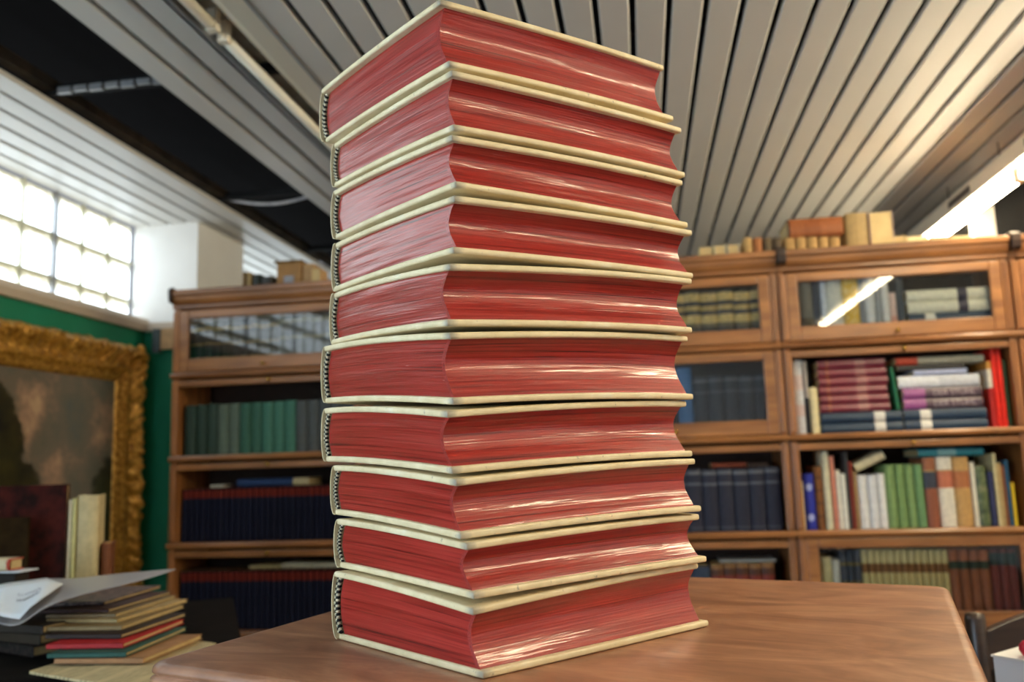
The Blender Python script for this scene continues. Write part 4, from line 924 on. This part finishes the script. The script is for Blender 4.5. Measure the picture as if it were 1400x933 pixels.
PW_ = flat('white_sheet', srgb(236, 240, 246), .7, .02, 10)
o = b.grid(g).build('paper_sheet', PW_, smooth=True, loc=tuple(map(float, g[0][0])))
m = o.modifiers.new('sol', 'SOLIDIFY'); m.thickness = .001
hw = MB()
for k in range(3):
    pts = []
    for i in range(28):
        a = i / 27; u = 1.6 + 1.5 * a; e = .70 - .13 * k; i0 = min(3, int(u)); fr_ = u - i0
        P0, P1 = np.array(g[i0][int(e * 7)]), np.array(g[i0 + 1][int(e * 7)])
        pts.append(P0 + (P1 - P0) * fr_ + np.array([0, .004 * math.sin(i * 2.3 + k), .0022 + .003 * math.sin(i * 1.9 + k)]))
    hw.tube(pts, .0005, 5)
hw.v = [tuple(np.array(q) - np.array(o.location)) for q in hw.v]; hw.build('handwriting', flat('ink_grey', srgb(120, 124, 140), .7), o)
tag(o, 'white sheet of paper with faint handwriting on the grey folder', 'paper')
# upright books at the back of the side table
def standing(xa, xb, ytop, Y, d, cover, label, face=True, z=SZ):
    """pixel span of the visible face, which is turned about 28 degrees towards the room"""
    A, B_ = ony(xa, ytop + 60, Y), ony(xb, ytop + 60, Y); az = math.radians(28)
    dirn = np.array([math.cos(az), math.sin(az)]); dB = ray(xb, ytop + 60)[:2]
    k, _s = np.linalg.solve(np.array([dirn, -dB]).T, -A[:2]); w = k; E_ = A[:2] + dirn * w
    h = ony(xa, ytop, Y)[2] - z; back = np.array([-math.sin(az), math.cos(az)])
    if face:   # front cover towards the viewer, spine at the left
        c = A[:2] + back * d / 2; return book(d, w, h, cover, (c[0], c[1], z), label, 'books standing on the side table', (0, 0, az - math.pi / 2))
    c = (A[:2] + E_) / 2; return book(w - .001, d, h, cover, (c[0], c[1], z), label, 'books standing on the side table', (0, 0, az))
def mk_tooled():
    t = NT('tooled_red_leather'); c = t.n('ShaderNodeTexCoord'); n = t.noise(c.outputs['Object'], 26, 4)
    t.base(t.ramp(n, [(.35, srgb(30, 12, 10)), (.6, srgb(66, 22, 18)), (.8, srgb(80, 30, 22))])); t.set(Roughness=.75); t.b.inputs['Specular IOR Level'].default_value = .15; t.bump(n, .5, .003); return t.m
standing(-75, 90, 668, 2.02, .045, mk_tooled(), 'large dark red tooled leather book standing at the left')
standing(-60, 36, 712, 1.99, .028, flat('worn_brown', srgb(44, 32, 16), .9, .3, 30, .1), 'smaller dark brown worn book standing in front of the red one')
standing(91, 96, 684, 2.16, .15, colmat((226, 222, 200)), 'thin white book between the red leather and cream books', False)
standing(96.6, 103, 682, 2.165, .15, colmat((206, 200, 140)), 'thin pale yellow book left of the thick cream one', False)
standing(103.6, 134, 678, 2.17, .15, colmat((206, 188, 142)), 'thick cream book standing in front of the gilt frame', False)
standing(136, 150, 744, 2.22, .12, colmat((126, 74, 44)), 'short russet book beside the thick cream one', False)
p = ony(-30, 782, 1.90); q = ony(31, 782, 1.90)
hb = p[2] - ZL
b = MB().box(p[0], q[0] - .02, 1.90, 1.95, SZ + .001, p[2] - .004)
tag(b.build('archive_box', flat('dark_archive', srgb(42, 34, 26), .7), bevel=.003, loc=(float(p[0]), 1.90, SZ)), 'dark box under the small cream book at the left edge', 'box')
b = MB().box(p[0], q[0], 1.89, 1.955, p[2] - .003, p[2]); tag(b.build('white_card', PW_, loc=(float(p[0]), 1.89, float(p[2]) - .003)), 'white card on the dark box at the left edge', 'card')
X0, X1 = ony(-28, 772, 1.895)[0], ony(12, 772, 1.895)[0]; hh = ony(0, 763, 1.895)[2] - ony(0, 779, 1.895)[2]
book(hh, .05, X1 - X0, bands('cream_red_edge', [(0, srgb(226, 208, 168)), (.9, srgb(184, 70, 50))]), (X0, 1.895, p[2] + .001 + hh / 2), 'small cream book with red edge lying on the white card', None, (0, math.pi / 2, 0))
# ------------------------------------------------------------------ chair with a white box at the right
CHW = wood('dark_chair_wood', srgb(38, 26, 20), srgb(74, 54, 42), 0, .35)
pc = ony(1332, 838, 1.92); CXX, CYY, CZZ = float(pc[0]), 1.92, float(pc[2])
ch = thing('wooden_chair', 'dark wooden chair with arched crest rail beyond the table', 'chair', (CXX, CYY, 0), math.radians(-4))
def post(x, y, z0, z1, r, nm): MB().tube([(x, y, z0), (x, y, z1 - .012), (x, y, z1 - .003), (x, y, z1)], [r * .85, r, r * .9, r * .5], 12).build(nm, CHW, ch, True)
post(.0, 0, 0, CZZ, .020, 'back_post'); post(.42, 0, 0, CZZ, .020, 'back_post')
n = 16; g = []
for i in range(n + 1):
    a = i / n; x = .012 + .396 * a; arch = .05 * math.sin(math.pi * a); bow = .025 * math.sin(math.pi * a)
    g.append([(x, -.012 + bow, CZZ - .11 + arch * .3), (x, -.012 + bow, CZZ - .035 + arch), (x, .012 + bow, CZZ - .035 + arch), (x, .012 + bow, CZZ - .11 + arch * .3)])
MB().grid(g, closed=True).build('crest_rail', CHW, ch, bevel=.003)
MB().box(.012, .408, -.01, .01, .56, .59).build('back_rail', CHW, ch, bevel=.003)
for k in range(4): x = .075 + k * .09; MB().tube([(x, .004, .46), (x, .006, .57), (x, .012, CZZ - .09)], .008, 8).build('spindle', CHW, ch, True)
MB().box(-.02, .44, -.42, .02, .43, .455).build('seat', CHW, ch, bevel=.008)
for x in (.005, .415): post(x, -.39, 0, .43, .019, 'front_leg')
for y in (-.39, 0.0): MB().tube([(.0, y, .2), (.42, y, .2)], .010, 8).build('stretcher', CHW, ch, True)
pb = ony(1357, 897, 1.68); zb_ = float(pb[2])
wb = thing('white_carton', 'white carton with a yellow-green leaf mark standing on the chair seat', 'box', (float(pb[0]), 1.68, .4555), math.radians(-48))
CART = flat('white_carton', srgb(232, 234, 240), .55, .02, 8)
MB().box(0, .17, 0, .12, 0, zb_ - .4555).build('body', CART, wb, bevel=.002)
MB().box(-.002, .172, -.002, .122, zb_ - .457, zb_ - .4535).build('lid', flat('carton_lid', srgb(240, 240, 238), .6, .02, 8), wb)
lf = [(.02 + .05 * a, -.0012, zb_ - .53 + .05 * s) for a, s in ((0, 0), (.25, .55), (.7, .8), (1, .5), (.8, .1), (.4, -.15))]
MB().add(lf, [tuple(range(6))]).build('leaf_mark', flat('leaf_print', srgb(190, 190, 40), .6), wb)
po = ony(1401, 902, 1.66)
b = MB(); c = (float(po[0]) + .010, 1.66, zb_ + .0025)
b.lathe([(.004, 0), (.012, .002), (.017, .010), (.016, .019), (.010, .026), (.003, .028)], c, 18)
tag(b.build('red_ball', flat('red_gloss', srgb(206, 32, 62), .3, .05, 10, .5), smooth=True, loc=c), 'small round red object resting on the white carton', 'ornament')
